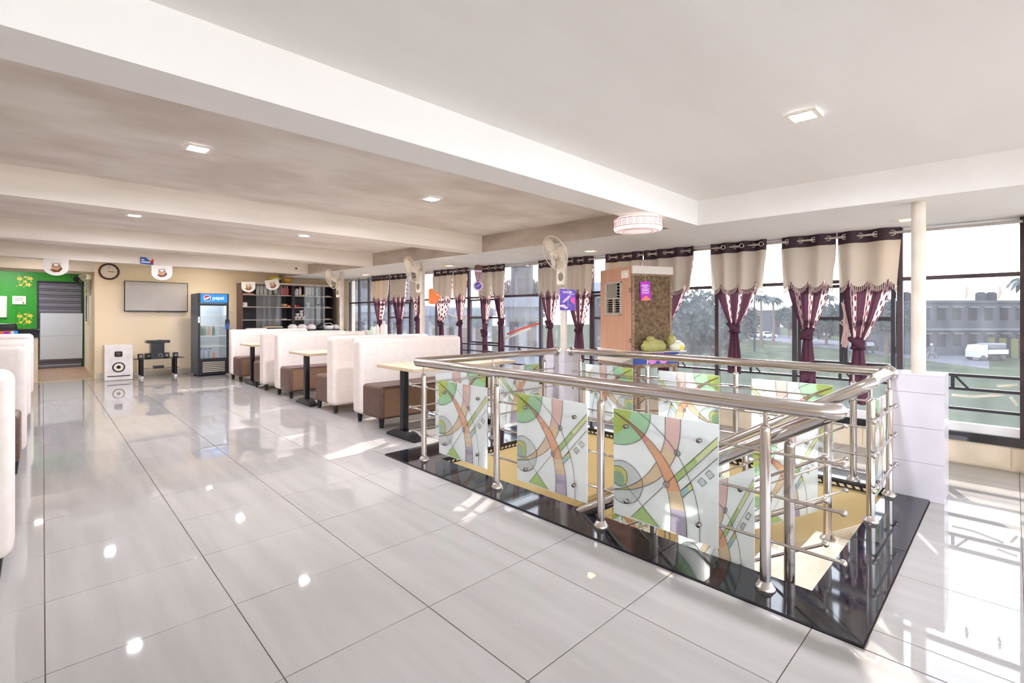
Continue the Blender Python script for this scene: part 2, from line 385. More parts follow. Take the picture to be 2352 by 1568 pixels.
# patterned edging band on the far and left inner edges
bd = MB()
bd.box((VX1 - 0.028, 0.66, -0.05), (VX1 - 0.013, 3.50, -0.010)); bd.box((2.54, VY1 - 0.02, -0.05), (4.40, VY1 - 0.013, -0.010))
bd.build('edging_band', 'granite_edge', border)
ds = MB()
for k in range(56):
    y = 0.70 + k * 0.05; ds.add([(VX1 - 0.0295, y, -0.040), (VX1 - 0.0295, y + 0.03, -0.040), (VX1 - 0.0295, y + 0.04, -0.020), (VX1 - 0.0295, y + 0.01, -0.020)], [(0, 1, 2, 3)])
for k in range(36):
    x = 2.58 + k * 0.05; ds.add([(x, VY1 - 0.0215, -0.040), (x + 0.03, VY1 - 0.0215, -0.040), (x + 0.04, VY1 - 0.0215, -0.020), (x + 0.01, VY1 - 0.0215, -0.020)], [(0, 1, 2, 3)])
tag(ds.build('edging_pattern', 'laminate', border), kind='stuff')

# stair well walls and lower floor
sw = MB()
sw.box((VX0 - 0.10, VY0 - 0.1, -3.4), (VX0, VY1 + 0.1, -0.225)); sw.box((VX1 - 0.012, VY0 - 0.1, -3.4), (VX1 + 0.1, VY1 + 0.1, -0.011))
sw.box((VX0, VY1 - 0.012, -3.4), (VX1, VY1 + 0.1, -0.011)); sw.box((VX0, VY0 - 0.1, -3.4), (VX1, VY0, -0.22))
tag(sw.build('wall_stairwell', 'stair_wall'), kind='structure')
tag(MB().box((1.0, -1.0, -3.5), (6.0, 6.0, -3.4)).build('floor_lower', 'alcove_tile'), kind='structure')

# stairs: first flight going down away from the camera, landing, second flight returning
stair = tag(thing('stairs', None, None), kind='structure')
for k in range(9):
    y = VY0 + 0.285 * k; z = -0.172 * (k + 1)
    MB().box((VX0 + 0.01, y, z - 0.03), (3.72, y + 0.30, z)).build('tread', 'marble', stair)
    MB().box((VX0 + 0.01, y, z - 0.0), (3.72, y + 0.02, z + 0.142)).build('riser', 'marble', stair)
MB().box((VX0 + 0.01, VY0 + 0.285 * 9, -1.78), (VX1 - 0.01, VY1 - 0.01, -1.72)).build('landing', 'marble', stair)
for k in range(8):
    y = VY0 + 0.285 * 8 - 0.285 * k; z = -1.72 - 0.172 * (k + 1)
    MB().box((3.74, y - 0.02, z - 0.03), (VX1 - 0.01, y + 0.285, z)).build('tread', 'marble', stair)
MB().prism([(VY0, -0.02), (VY0, -0.30), (3.2, -1.95), (3.2, -1.70)], 0.03, 'x', 3.72).build('stringer', 'marble', stair)

# ------------------------------------------------------------------ walls
TVY = 13.0
wf = MB(); wf.box((0.76, TVY, 0), (5.9, TVY + 0.2, 2.75)); wall_far = tag(wf.build('wall_far', 'cream_wall'), kind='structure')
tag(MB().box((0.78, TVY - 0.015, 0.0), (5.68, TVY, 0.10)).build('baseboard_far', 'marble'), kind='structure')
tag(MB().box((0.76, TVY + 0.2, -0.02), (0.90, 16.6, 2.75)).build('wall_alcove_right', 'beige_wall'), kind='structure')
wall_alc = tag(MB().box((-3.4, 16.42, -0.02), (0.9, 16.6, 2.75)).build('wall_alcove_back', 'green_wall'), kind='structure')
tag(MB().box((-3.4, 13.0, 2.17), (0.76, 13.9, 2.75)).build('trim_2', 'whitewash'), kind='structure')
af = tag(MB().box((-3.4, 13.0, -0.22), (0.9, 16.5, -0.006)).build('floor_alcove', 'grout'), kind='structure')
for i in range(7):
    for j in range(6):
        MB().box((-3.38 + i * 0.6, 13.04 + j * 0.6, -0.006), (-2.783 + i * 0.6, min(13.637 + j * 0.6, 16.41), -0.001)).build('tile', 'alcove_tile', af)
tag(MB().box((-3.4, 12.93, -0.004), (0.76, 13.03, 0.008)).build('trim_3', 'laminate'), kind='structure')
wl = MB().box((-3.5, -3.1, -0.2), (-3.4, 16.6, 2.75))
tag(wl.build('wall_left', 'cream_wall'), kind='structure')
# wall behind the camera: glazed front, low parapet and posts
wbk = MB(); wbk.box((-3.4, -3.1, -0.2), (5.9, -3.0, 0.35))
for x in (-3.4, -1.6, 0.2, 2.0, 3.8, 5.6): wbk.box((x, -3.08, 0.35), (x + 0.08, -3.02, 2.3))
tag(wbk.build('wall_back', 'beige_wall'), kind='structure')
# low wall under the windows
lw = MB(); lw.box((5.69, -3.0, -0.2), (5.86, 13.0, 0.20)); wall_r = tag(lw.build('wall_right', 'beige_wall'), kind='structure')
for k in range(16):
    y = -2.98 + k * 1.0; MB().box((5.682, y, 0.012), (5.69, min(y + 0.99, 12.98), 0.198)).build('wall_panel', 'beige_wall', wall_r)
sill = MB(); sill.box((5.66, -3.0, 0.20), (5.86, 13.0, 0.275)); tag(sill.build('trim_4', 'granite'), kind='structure')
tag(MB().box((5.69, 11.95, 0.275), (5.86, 13.0, 2.5)).build('wall_right_end', 'beige_wall'), kind='structure')
tag(MB().rbox((5.56, -0.30, 0.0), (5.80, -0.065, ZS(0) + 0.0), 0.015, 2).build('trim_5', 'laminate'), kind='structure')

# ------------------------------------------------------------------ ceiling, beams, soffit
ceil = tag(thing('ceiling', None, None), kind='structure')
def slope_box(x0, x1, y0, y1, zb, zt, name, m):
    vs = [(x0, y0, zb(y0)), (x1, y0, zb(y0)), (x1, y1, zb(y1)), (x0, y1, zb(y1)), (x0, y0, zt(y0)), (x1, y0, zt(y0)), (x1, y1, zt(y1)), (x0, y1, zt(y1))]
    return MB().add(vs, [(0, 3, 2, 1), (4, 5, 6, 7), (0, 1, 5, 4), (1, 2, 6, 5), (2, 3, 7, 6), (3, 0, 4, 7)]).build(name, m, ceil)
SX = 4.32
top = lambda y: ZC(y) + 0.12
BE = [(2.02, 2.29), (5.05, 5.32), (8.10, 8.37), (11.10, 11.37)]
slope_box(-3.4, SX, -3.1, 2.02, ZC, top, 'ceiling_bay', 'plaster')
ys = [2.29, 5.05, 5.32, 8.10, 8.37, 11.10, 11.37, 13.0]
for a, b in zip(ys[::2], ys[1::2]): slope_box(-3.4, SX, a, b, ZC, top, 'ceiling_bay', 'concrete')
for k, (a, b) in enumerate(BE): slope_box(-3.4, SX, a, b, ZS, top, 'beam', 'plaster' if k == 0 else 'whitewash')
slope_box(SX, 5.86, -3.1, 13.2, ZS, top, 'soffit', 'plaster')
# darker concrete inner faces of the edge beam, between the cross beams
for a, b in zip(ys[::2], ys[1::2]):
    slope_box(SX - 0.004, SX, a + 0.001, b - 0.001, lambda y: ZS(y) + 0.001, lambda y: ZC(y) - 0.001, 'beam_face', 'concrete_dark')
slope_box(-3.4, 0.9, 13.0, 16.6, lambda y: 2.52, lambda y: 2.7, 'alcove_ceiling', 'plaster')

# ------------------------------------------------------------------ windows
WX = 5.72
MU = [-0.055, 0.735, 1.61, 2.43, 3.35, 4.25, 5.25, 6.17, 7.07, 8.10, 9.03, 9.98, 10.93, 11.43, 11.93]
CASE = {1, 4, 7, 10}
def bar(m, a, b): m.box(a, b)
wno = 0
for k in range(len(MU) - 1):
    y0, y1 = MU[k], MU[k + 1]; wno += 1; yt = (y0 + y1) / 2; zt = ZS(y0) - 0.002
    w = tag(thing('window_%d' % wno, None, None), kind='structure')
    MB().box((WX - 0.025, y0 - 0.022, 0.275), (WX + 0.03, y0 + 0.022, zt)).build('mullion', 'frame_brown', w)
    if k == len(MU) - 2: MB().box((WX - 0.025, y1 - 0.022, 0.275), (WX + 0.03, y1 + 0.015, zt)).build('mullion', 'frame_brown', w)
    a, b = y0 + 0.022, y1 - 0.022
    MB().box((WX - 0.02, a, 0.275), (WX + 0.03, b, 0.345)).build('bottom_rail', 'sill_white', w)
    MB().box((WX - 0.02, a, zt - 0.03), (WX + 0.03, b, zt)).build('top_rail', 'sill_white', w)
    MB().box((WX - 0.02, a, 1.592), (WX + 0.025, b, 1.625)).build('transom', 'frame_brown', w)
    for z in (0.755, 0.638, 0.467):
        MB().box((WX - 0.024, a, z - 0.012), (WX + 0.01, b, z + 0.012)).build('guard_bar', 'frame_dark', w)
    br = MB().tube([(WX - 0.008, yt - 0.07, 0.640), (WX - 0.008, yt + 0.02, 0.75)], 0.009, 6); br.box((WX - 0.018, yt + 0.02, 0.640), (WX, yt + 0.045, 0.75))
    br.build('brace', 'frame_dark', w)
    MB().box((WX + 0.012, a, 1.625), (WX + 0.016, b, zt - 0.03)).build('pane', 'window_glass', w)
    MB().box((WX + 0.012, a, 0.345), (WX + 0.016, b, 0.755)).build('pane', 'window_glass', w)
    if k in CASE:
        ym = (a + b) / 2
        for (c, d) in ((a + 0.012, ym - 0.004), (ym + 0.004, b - 0.012)):
            s = MB(); X0, X1 = WX - 0.03, WX + 0.02; t = 0.030
            s.box((X0, c, 0.785), (X1, c + t, 1.578)); s.box((X0, d - t, 0.785), (X1, d, 1.578))
            for z in (0.785, 1.228, 1.578 - t): s.box((X0, c + t, z), (X1, d - t, z + t))
            cs = s.build('casement', 'frame_dark' if k == 1 else 'frame_brown', w)
            MB().box((WX + 0.0, c + t, 0.785 + t), (WX + 0.004, d - t, 1.578 - t)).build('pane', 'window_glass', cs)
            hg = MB()
            for z in (0.92, 1.43): hg.tube([(X0 - 0.004, c - 0.004, z), (X0 - 0.004, c - 0.004, z + 0.06)], 0.007, 6)
            hg.build('hinge', 'frame_dark', cs)
    else:
        MB().box((WX + 0.012, a, 0.767), (WX + 0.016, b, 1.592)).build('pane', 'window_glass', w)
mat('ledge_white', '#e8e8e6', 0.8)
tag(MB().box((5.86, -3.0, 0.16), (6.08, 13.2, 0.262)).build('trim_6', 'ledge_white'), kind='structure')
mat('bounce_paving', '#dcd8d0', 0.8)
tag(MB().box((-12.0, -16.0, -0.3), (14.0, -3.12, -0.06)).build('floor_bounce', 'bounce_paving'), kind='structure')  # unseen pale paving added to bounce sunlight up to the ceiling
# windows behind the camera on the same side
for k in range(3):
    y0 = -0.32 - 0.9 * k - 0.02; y1 = y0 - 0.88; wno += 1
    w = tag(thing('window_%d' % wno, None, None), kind='structure')
    m = MB()
    for y in (y0, y1 + 0.02): m.box((WX - 0.02, y - 0.02, 0.275), (WX + 0.03, y, ZS(y)))
    for z in (0.30, 0.638, 0.755, 1.61, 2.02): m.box((WX - 0.02, y1 + 0.02, z - 0.012), (WX + 0.02, y0 - 0.02, z + 0.012))
    m.build('window_frame', 'frame_brown', w); MB().box((WX + 0.022, y1 + 0.02, 0.3), (WX + 0.026, y0 - 0.02, 2.02)).build('pane', 'window_glass', w)

# piers and pipe columns along the edge beam
def pier(y0, lab, tiles=True):
    p = thing('column', lab, 'column', (0, 0, 0), 0, None)
    x0, x1 = (4.345, 4.65) if y0 < 1 else (4.33, 4.63)
    core = MB().box((x0 + 0.006, y0 + 0.006, 0), (x1 - 0.006, y0 + 0.294, 0.852)).build('pier_core', 'grout', p)
    zz = [0.0, 0.255, 0.495, 0.735, 0.852]
    for a, b in zip(zz[:-1], zz[1:]):
        MB().box((x0, y0, a + 0.001), (x0 + 0.006, y0 + 0.30, b - 0.001)).build('tile', 'pier_tile', p)
        MB().box((x0 + 0.006, y0, a + 0.001), (x1, y0 + 0.006, b - 0.001)).build('tile', 'pier_tile', p)
        MB().box((x1 - 0.006, y0 + 0.006, a + 0.001), (x1, y0 + 0.30, b - 0.001)).build('tile', 'pier_tile', p)
        MB().box((x0 + 0.006, y0 + 0.294, a + 0.001), (x1 - 0.006, y0 + 0.30, b - 0.001)).build('tile', 'pier_tile', p)
    MB().box((x0, y0, 0.852), (x1, y0 + 0.30, 0.862)).build('tile', 'pier_tile', p)
    yc = y0 + 0.15; xc = 4.50
    MB().tube([(xc, yc, 0.862), (xc, yc, ZS(yc) - 0.001)], 0.042, 20).build('pipe', 'pipe_paint', p)
    return p
pier(0.325, 'cream pipe column on a white tiled pier at the near end of the stair railing')
pier(3.61, 'cream pipe column on a white tiled pier behind the purple hanging card')
for y, lab in ((6.78, 'cream pipe column beside the orange hanging cut-out'), (9.78, 'slim cream pipe column next to the far right end of the dark cabinet')):
    p = thing('column', lab, 'column')
    MB().tube([(4.50, y, 0.0), (4.50, y, ZS(y) - 0.001)], 0.042, 16).build('pipe', 'pipe_paint', p)
# ------------------------------------------------------------------ printed glass panels
PANEL = dict(
 green=[(0, 0), (.395, .001), (.392, .058), (.374, .121), (.34, .19), (.308, .233), (.253, .275), (.175, .312), (.094, .332), (0, .335)],
 sr=[(.006, .029), (.148, .086), (.338, .193), (.496, .327), (.58, .432), (.649, .542), (.696, .667), (.73, .823), (.739, .996)],
 sl=[(.006, .029), (.22, .146), (.311, .237), (.453, .409), (.516, .523), (.554, .624), (.58, .727), (.592, .85), (.587, .994)],
 pl=[(.537, .002), (.538, .171), (.522, .258), (.496, .327)], pr=[(.681, .002), (.678, .146), (.655, .271), (.627, .347), (.58, .432)],
 tu=[(.453, .417), (.386, .518), (.302, .612), (.156, .715), (.002, .774)], tl=[(.516, .523), (.435, .602), (.318, .672), (.187, .733), (.002, .774)],
 circ=[(.003, .503), (.067, .481), (.129, .477), (.231, .517), (.291, .575), (.317, .639), (.31, .711), (.269, .809), (.171, .871), (.068, .881), (.002, .843)],
 inn=[(.004, .553), (.042, .54), (.079, .537), (.121, .551), (.147, .585), (.156, .633), (.145, .676), (.12, .709), (.084, .724), (.043, .723), (.004, .707)],
 teal=[(.004, .60), (.055, .585), (.098, .60), (.118, .639), (.112, .70), (.084, .724), (.043, .723), (.004, .707)],
 bar1=[(.62, .503), (.804, .307), (.83, .338), (.65, .549)], bar2=[(.804, .307), (.999, .098), (.999, .169), (.83, .338)],
 line1=[(.999, .267), (.677, .618)], blue=[(.679, .615), (.74, .553), (.758, .602), (.698, .669)], yel=[(.74, .553), (.773, .521), (.79, .57), (.758, .602)],
 tri=[(.314, .85), (.192, .983), (.483, .992)], x1=[(.518, .62), (.192, .983)], x2=[(.135, .696), (.483, .992)], x3=[(.562, .573), (.62, .503)],
 arc=[(.27, .001), (.392, .066), (.533, .18), (.629, .276), (.715, .403), (.777, .536), (.822, .663), (.846, .801), (.849, .998)],
 sq1=[(.932, .38), (.972, .414), (.937, .456), (.895, .421)], sq2=[(.865, .456), (.907, .489), (.871, .529), (.83, .499)])
BOLT = [(.145, .148), (.848, .151), (.151, .845), (.845, .85)]
PM = ['p_green', 'p_yellow', 'p_red', 'p_orange', 'p_tan', 'p_purple', 'p_pink', 'p_grey', 'p_teal', 'p_lime', 'p_pale', 'p_line']
PI_ = {n: i for i, n in enumerate(PM)}
def smooth_line(p, it=2):
    for _ in range(it):
        q = [p[0]]
        for a, b in zip(p[:-1], p[1:]): q += [(a[0] * .75 + b[0] * .25, a[1] * .75 + b[1] * .25), (a[0] * .25 + b[0] * .75, a[1] * .25 + b[1] * .75)]
        q.append(p[-1]); p = q
    return p
def lerp_line(p, n):
    L = [0]
    for a, b in zip(p[:-1], p[1:]): L.append(L[-1] + math.hypot(b[0] - a[0], b[1] - a[1]))
    out = []
    for i in range(n + 1):
        t = L[-1] * i / n; k = 0
        while k < len(L) - 2 and L[k + 1] < t: k += 1
        f = (t - L[k]) / max(1e-9, L[k + 1] - L[k]); out.append((p[k][0] + (p[k + 1][0] - p[k][0]) * f, p[k][1] + (p[k + 1][1] - p[k][1]) * f))
    return out
def panel_parts(w, h, shear=0.0):
    """glass sheet and its print; local x to the right, z up, front towards -y"""
    def P(u, v, y): x = (u - .5) * w; return (x, y, (.5 - v) * h + shear * x)
    g = MB(); t = 0.004
    vs = [P(u, v, y) for y in (-t, t) for (u, v) in ((0, 0), (1, 0), (1, 1), (0, 1))]
    g.add(vs, [(0, 1, 2, 3), (7, 6, 5, 4), (0, 4, 5, 1), (1, 5, 6, 2), (2, 6, 7, 3), (3, 7, 4, 0)])
    glass = g.mesh('glass_panel', 'frosted_glass')
    pr = MB(); lay = [0]
    def face(poly, m):
        lay[0] += 1; y = -t - 0.0004 - 0.00012 * lay[0]
        pr.add([P(u, v, y) for u, v in poly], [tuple(range(len(poly)))], PI_[m])
    def band(l, r, n, cols):
        A, B = lerp_line(smooth_line(l), n), lerp_line(smooth_line(r), n); lay[0] += 1; y = -t - 0.0004 - 0.00012 * lay[0]
        for i in range(n):
            c = cols[min(len(cols) - 1, int(i * len(cols) / n))]
            pr.add([P(*A[i], y), P(*B[i], y), P(*B[i + 1], y), P(*A[i + 1], y)], [(0, 1, 2, 3)], PI_[c])
    def line(p, wd=0.005, closed=False):
        p = smooth_line(p) if len(p) > 2 and not closed else p
        if closed: p = p + [p[0]]
        y = -t - 0.0032
        for a, b in zip(p[:-1], p[1:]):
            d = (b[0] - a[0], b[1] - a[1]); L = math.hypot(*d) or 1; nx, ny = -d[1] / L * wd / 2, d[0] / L * wd / 2
            pr.add([P(a[0] + nx, a[1] + ny, y), P(b[0] + nx, b[1] + ny, y), P(b[0] - nx, b[1] - ny, y), P(a[0] - nx, a[1] - ny, y)], [(0, 1, 2, 3)], PI_['p_line'])
    D = PANEL
    arc_g = smooth_line(D['green'][1:])
    face([(0, 0)] + arc_g, 'p_green'); face([(0, 0), (.2, 0), (.16, .13), (.06, .22), (0, .25)], 'p_yellow')
    circ = smooth_line(D['circ']); face(circ, 'p_grey')
    inn = smooth_line(D['inn']); face(inn, 'p_yellow'); face(smooth_line(D['teal'][:-2]) + D['teal'][-2:], 'p_teal')
    band(D['pl'], D['pr'], 12, ['p_pink', 'p_pink', 'p_pink', 'p_tan'])
    band(D['tu'], D['tl'], 12, ['p_tan', 'p_tan', 'p_yellow'])
    face(D['bar2'], 'p_pale'); face(D['bar1'], 'p_lime'); face(D['blue'], 'p_teal'); face(D['yel'], 'p_yellow'); face(D['tri'], 'p_lime')
    band(D['sl'], D['sr'], 24, ['p_red', 'p_red', 'p_red', 'p_orange', 'p_orange', 'p_orange', 'p_orange', 'p_tan', 'p_purple', 'p_purple'])
    for k in ('sr', 'sl', 'pl', 'pr', 'tu', 'tl', 'arc', 'line1', 'x1', 'x2', 'x3'): line(D[k])
    line(circ); line(inn); line(arc_g); line([D['bar1'][0], D['bar2'][1]]); line([D['bar1'][3], D['bar2'][2]]); line([D['blue'][0], D['yel'][1]]); line([D['blue'][3], D['yel'][2]]); line([D['yel'][1], D['yel'][2]])
    for k in ('sq1', 'sq2'): face(D[k], 'p_grey'); line(D[k], 0.004, True)
    for c in ((.65, .297), (.547, .594)):
        ring = [(c[0] + .028 * math.cos(2 * PI * i / 14), c[1] + .028 * math.sin(2 * PI * i / 14)) for i in range(14)]
        face(ring, 'p_grey'); line(ring, .005, True); face([(c[0] + .013 * math.cos(2 * PI * i / 8), c[1] + .013 * math.sin(2 * PI * i / 8)) for i in range(8)], 'p_teal')
    nv = len(pr.v); bk_v = [(x, -y, z) for x, y, z in pr.v]; pr.add(bk_v, [tuple(reversed(q)) for q in pr.f[:]]); pr.mi[len(pr.mi) // 2:] = pr.mi[:len(pr.mi) // 2]
    prn = pr.mesh('printed_pattern', [M[x] for x in PM])
    bt = MB()
    bt.lathe([(0.0, -0.009), (0.008, -0.008), (0.012, -0.004), (0.012, 0.02), (0.0, 0.02)], n=10, mat4=Matrix.Rotation(PI / 2, 4, 'X'))
    return glass, prn, bt.mesh('bolt', 'steel_dark'), [P(u, v, -0.004) for u, v in BOLT]
def put_panel(pp, parent, loc, rz):
    g = link('glass_panel', pp[0], parent, loc, (0, 0, rz)); link('printed_pattern', pp[1], g)
    for b in pp[3]: link('bolt', pp[2], g, b)
    return g
pan = panel_parts(0.61, 0.61); pan_s = panel_parts(0.40, 0.56, 0.62)

# ------------------------------------------------------------------ stainless stair railings
RT = 0.856; PR = 0.0235
post_me = None
def post(parent, x, y, zb=0.012, ztop=0.765, zrail=0.82, m='steel'):
    h = ztop - zb
    o = MB().lathe([(PR, 0.0), (PR, h - 0.03), (PR * 0.93, h - 0.012), (0.012, h), (0.0, h)], n=16).build('post', m, parent, (x, y, zb))
    MB().lathe([(0.044, 0.0), (0.044, 0.008), (0.038, 0.014), (0.034, 0.022), (0.03, 0.026), (0.026, 0.034), (0.022, 0.036)], n=20).build('base_flange', m, o)
    MB().tube([(0, 0, h - 0.004), (0, 0, zrail - zb)], 0.009, 10).build('rail_stub', m, o)
    return o
def rod(parent, a, b, ends=True, r=0.0075, m='steel'):
    a, b = Vector(a), Vector(b); o = MB().tube([a, b], r, 8).build('crossbar', m, parent)
    if ends:
        for p in (a, b): MB().ball(p, 0.0155, 8, 6).build('ball_cap', m, o)
    return o
def joint_balls(parent, pts, m='steel'):
    for p in pts: MB().ball(p, 0.014, 8, 6).build('bar_joint', m, parent)
RZ = (0.634, 0.433, 0.222)

rail = thing('stair_railing', 'stainless railing with painted glass panels along the near and left edges of the stair opening', 'railing', (0, 0, 0))
H2X = 2.50
hr = [(4.33, 3.73, RT)] + [(x, 3.73, RT) for x in (3.9, 3.0, 2.46)]
pts = [(4.33, 3.73, RT), (2.47, 3.73, RT), (2.415, 3.72, RT), (2.394, 3.68, RT), (2.394, 0.70, RT), (2.394, 0.60, RT), (2.405, 0.545, RT), (2.44, 0.525, RT), (2.48, 0.545, RT - 0.012), (2.50, 0.60, RT - 0.045)]
pts += [(H2X, 0.60 + t, RT - 0.045 - 0.61 * t) for t in (0.3, 0.8, 1.4, 2.0, 2.55)]
MB().tube(pts, 0.037, 18).build('handrail', 'steel', rail)
MB().lathe([(0.056, 0), (0.056, 0.012), (0.040, 0.02)], (4.329, 3.73, RT), 18, mat4=Matrix.Rotation(-PI / 2, 4, 'Y')).build('wall_flange', 'steel', rail)
for y in (0.797, 1.714, 2.637, 3.583): post(rail, 2.394, y)
for x in (3.33, 4.12): post(rail, x, 3.73)
for z in RZ:
    ro = 2.394 + 0.030
    rod(rail, (ro, 0.50, z), (ro, 3.80, z)); joint_balls(rail, [(ro, y, z) for y in (0.797, 1.714, 2.637, 3.583)])
    rod(rail, (2.33, 3.73 - 0.030, z + 0.03), (4.25, 3.73 - 0.030, z + 0.03)); joint_balls(rail, [(x, 3.70, z + 0.03) for x in (3.33, 4.12)])
for yc in (1.320, 2.122, 3.056): put_panel(pan, rail, (2.400, yc, 0.421), -PI / 2)
for xc in (2.93, 3.73): put_panel(pan, rail, (xc, 3.735, 0.426), PI)
# descending part on the near side of the first flight
for y, m in ((0.74, 'rusty_steel'), (1.45, 'steel'), (2.30, 'steel')):
    zr = RT - 0.045 - 0.61 * (y - 0.60); zb = -0.172 * (int((y - VY0) / 0.285) + 1)
    post(rail, H2X + 0.045, y, zb, zr - 0.05, zr - 0.01, m)
for dz in (0.19, 0.39, 0.59):
    f = lambda y: RT - 0.045 - 0.61 * (y - 0.60) - dz
    rod(rail, (H2X + 0.075, 0.60, f(0.60)), (H2X + 0.075, 2.6, f(2.6))); joint_balls(rail, [(H2X + 0.075, y, f(y)) for y in (0.74, 1.45, 2.30)], 'steel')
for yc in (1.10, 1.88):
    put_panel(pan_s, rail, (H2X + 0.05, yc, RT - 0.045 - 0.61 * (yc - 0.60) - 0.40), -PI / 2)

rail2 = thing('far_stair_railing', 'stainless railing with painted glass panels between the two piers on the window side', 'railing')
MB().tube([(4.45, 0.630, RT), (4.45, 3.605, RT)], 0.036, 16).build('handrail', 'steel', rail2)
for y, s in ((0.628, 1), (3.607, -1)):
    MB().lathe([(0.056, 0), (0.056, 0.012), (0.040, 0.02)], (4.45, y, RT), 16, mat4=Matrix.Rotation(-s * PI / 2, 4, 'X')).build('wall_flange', 'steel', rail2)
for y in (0.853, 1.728, 2.61, 3.47): post(rail2, 4.45, y)
for z in RZ:
    rod(rail2, (4.42, 0.76, z), (4.42, 3.55, z)); joint_balls(rail2, [(4.42, y, z) for y in (0.853, 1.728, 2.61, 3.47)])
for yc in (1.29, 2.18, 3.09): put_panel(pan, rail2, (4.455, yc, 0.416), PI / 2)

rail3 = thing('stair_handrail', 'stainless handrail from the near pier down the far side of the stairs', 'railing')
H1X = 3.63
pts = [(4.343, 0.625, RT), (3.80, 0.620, RT), (3.70, 0.612, RT), (3.655, 0.615, RT - 0.008), (3.632, 0.66, RT - 0.035)]
pts += [(H1X, 0.66 + t, RT - 0.035 - 0.61 * t) for t in (0.3, 0.8, 1.4, 2.0, 2.55)]
MB().tube(pts, 0.037, 18).build('handrail', 'steel', rail3)
MB().lathe([(0.056, 0), (0.056, 0.012), (0.040, 0.02)], (4.344, 0.625, RT), 16, mat4=Matrix.Rotation(-PI / 2, 4, 'Y')).build('wall_flange', 'steel', rail3)
for x in (3.643, 4.263): post(rail3, x, 0.61)
for z in RZ:
    rod(rail3, (3.55, 0.580, z), (4.33, 0.580, z)); joint_balls(rail3, [(x, 0.580, z) for x in (3.643, 4.263)])
pan_n = panel_parts(0.40, 0.61); put_panel(pan_n, rail3, (3.955, 0.615, 0.42), 0)
hz = lambda y: RT - 0.035 - 0.61 * (y - 0.66)
for y in (0.835, 1.342, 1.95, 2.6):
    zb = -0.172 * (int((y - VY0) / 0.285) + 1); post(rail3, H1X, y, zb, hz(y) - 0.05, hz(y) - 0.01)
for dz in (0.20, 0.40, 0.60):
    rod(rail3, (H1X - 0.030, 0.73, hz(0.73) - dz), (H1X - 0.030, 2.9, hz(2.9) - dz)); joint_balls(rail3, [(H1X - 0.030, y, hz(y) - dz) for y in (0.835, 1.342, 1.95, 2.6)])
for yc in (1.09, 1.66, 2.28):
    put_panel(pan_s, rail3, (H1X + 0.005, yc, hz(yc) - 0.41), -PI / 2)

# handrail of the lower flight, seen through the opening
rail4 = thing('lower_stair_railing', 'lower stair railing seen down through the opening below the glass panels', 'railing')
lz = lambda y: -0.86 - 0.61 * (3.15 - y)
MB().tube([(3.66, 3.30, -0.84), (3.76, 3.22, -0.86)] + [(3.79, y, lz(y)) for y in (3.15, 2.6, 1.9, 1.2, 0.8)], 0.034, 14).build('handrail', 'steel', rail4)
for y in (3.05, 2.25, 1.45): post(rail4, 3.79, y, lz(y) - 0.92, lz(y) - 0.06, lz(y) - 0.02)
for dz in (0.2, 0.4, 0.6): rod(rail4, (3.76, 3.15, lz(3.15) - dz), (3.76, 0.9, lz(0.9) - dz))
pan_u = panel_parts(0.42, 0.56, -0.62)
for yc in (2.65, 1.85): put_panel(pan_u, rail4, (3.795, yc, lz(yc) - 0.42), -PI / 2)

# ------------------------------------------------------------------ booth benches and tables
def bench_proto(L, name='booth_bench'):
    """faces -y, right back corner... x from 0 to L; seat in front (y<0), backrest slab y 0..0.23"""
    t = thing(name, None, 'bench')
    back = MB().rbox((0, 0, 0.10), (L, 0.23, 1.0), 0.055, 5).build('backrest', 'cream_leather', t)
    MB().tube([(0.052, 0.02, 0.16), (0.052, 0.004, 0.22), (0.052, -0.001, 0.50), (0.052, -0.001, 0.9), (0.06, 0.012, 0.975), (0.09, 0.03, 0.988), (L - 0.09, 0.03, 0.988)], 0.0035, 6).build('seam', 'cream_leather', back)
    seat = MB(); seat.rbox((0.03, -0.42, 0.10), (L - 0.03, 0.03, 0.47), 0.035, 4).build('seat', 'brown_leather', t)
    MB().box((0.075, -0.4215, 0.125), (L - 0.075, -0.417, 0.435)).build('seat_front', 'brown_fabric', t)
    MB().tube([(0.05, -0.412, 0.462), (L - 0.05, -0.412, 0.462)], 0.005, 6).build('piping', 'brown_leather', t)
    for x in (0.07, L - 0.07):
        for y in (-0.36, 0.16):
            MB().lathe([(0.024, 0.0), (0.034, 0.10)], (x, y, 0.0), 12).build('leg', 'black_plastic', t)
    return t
RL = 1.50
b0 = bench_proto(RL)
b0['label'] = 'cream and brown booth bench facing the camera, nearest of the row beside the railing'; b0['group'] = 'booth benches'
b0.location = (2.69, 5.34, 0)
for (yb, rz, lab) in (
    (6.33, PI, 'booth bench facing away, its cream back directly behind the bench nearest the railing'),
    (8.12, 0, 'booth bench facing the camera behind the second table from the railing'),
    (9.08, PI, 'booth bench facing away, its back to the bench behind the second table'),
    (10.78, 0, 'booth bench facing the camera at the far end, just right of the drinks fridge')):
    copy_tree(b0, (2.69 if rz == 0 else 2.69 + RL, yb, 0), rz, lab)
# left row, seen from the end of their backs
for (yb, rz, lab) in (
    (3.56, PI, 'large white booth bench cut by the left edge, nearest to the camera'),
    (5.92, 0, 'second booth bench from the camera along the left edge, facing it'),
    (7.96, 0, 'third booth bench from the camera along the left edge, brown seat end showing'),
    (10.30, 0, 'farthest booth bench along the left edge, in front of the counter')):
    copy_tree(b0, (-1.60 if rz == 0 else -0.10, yb, 0), rz, lab)

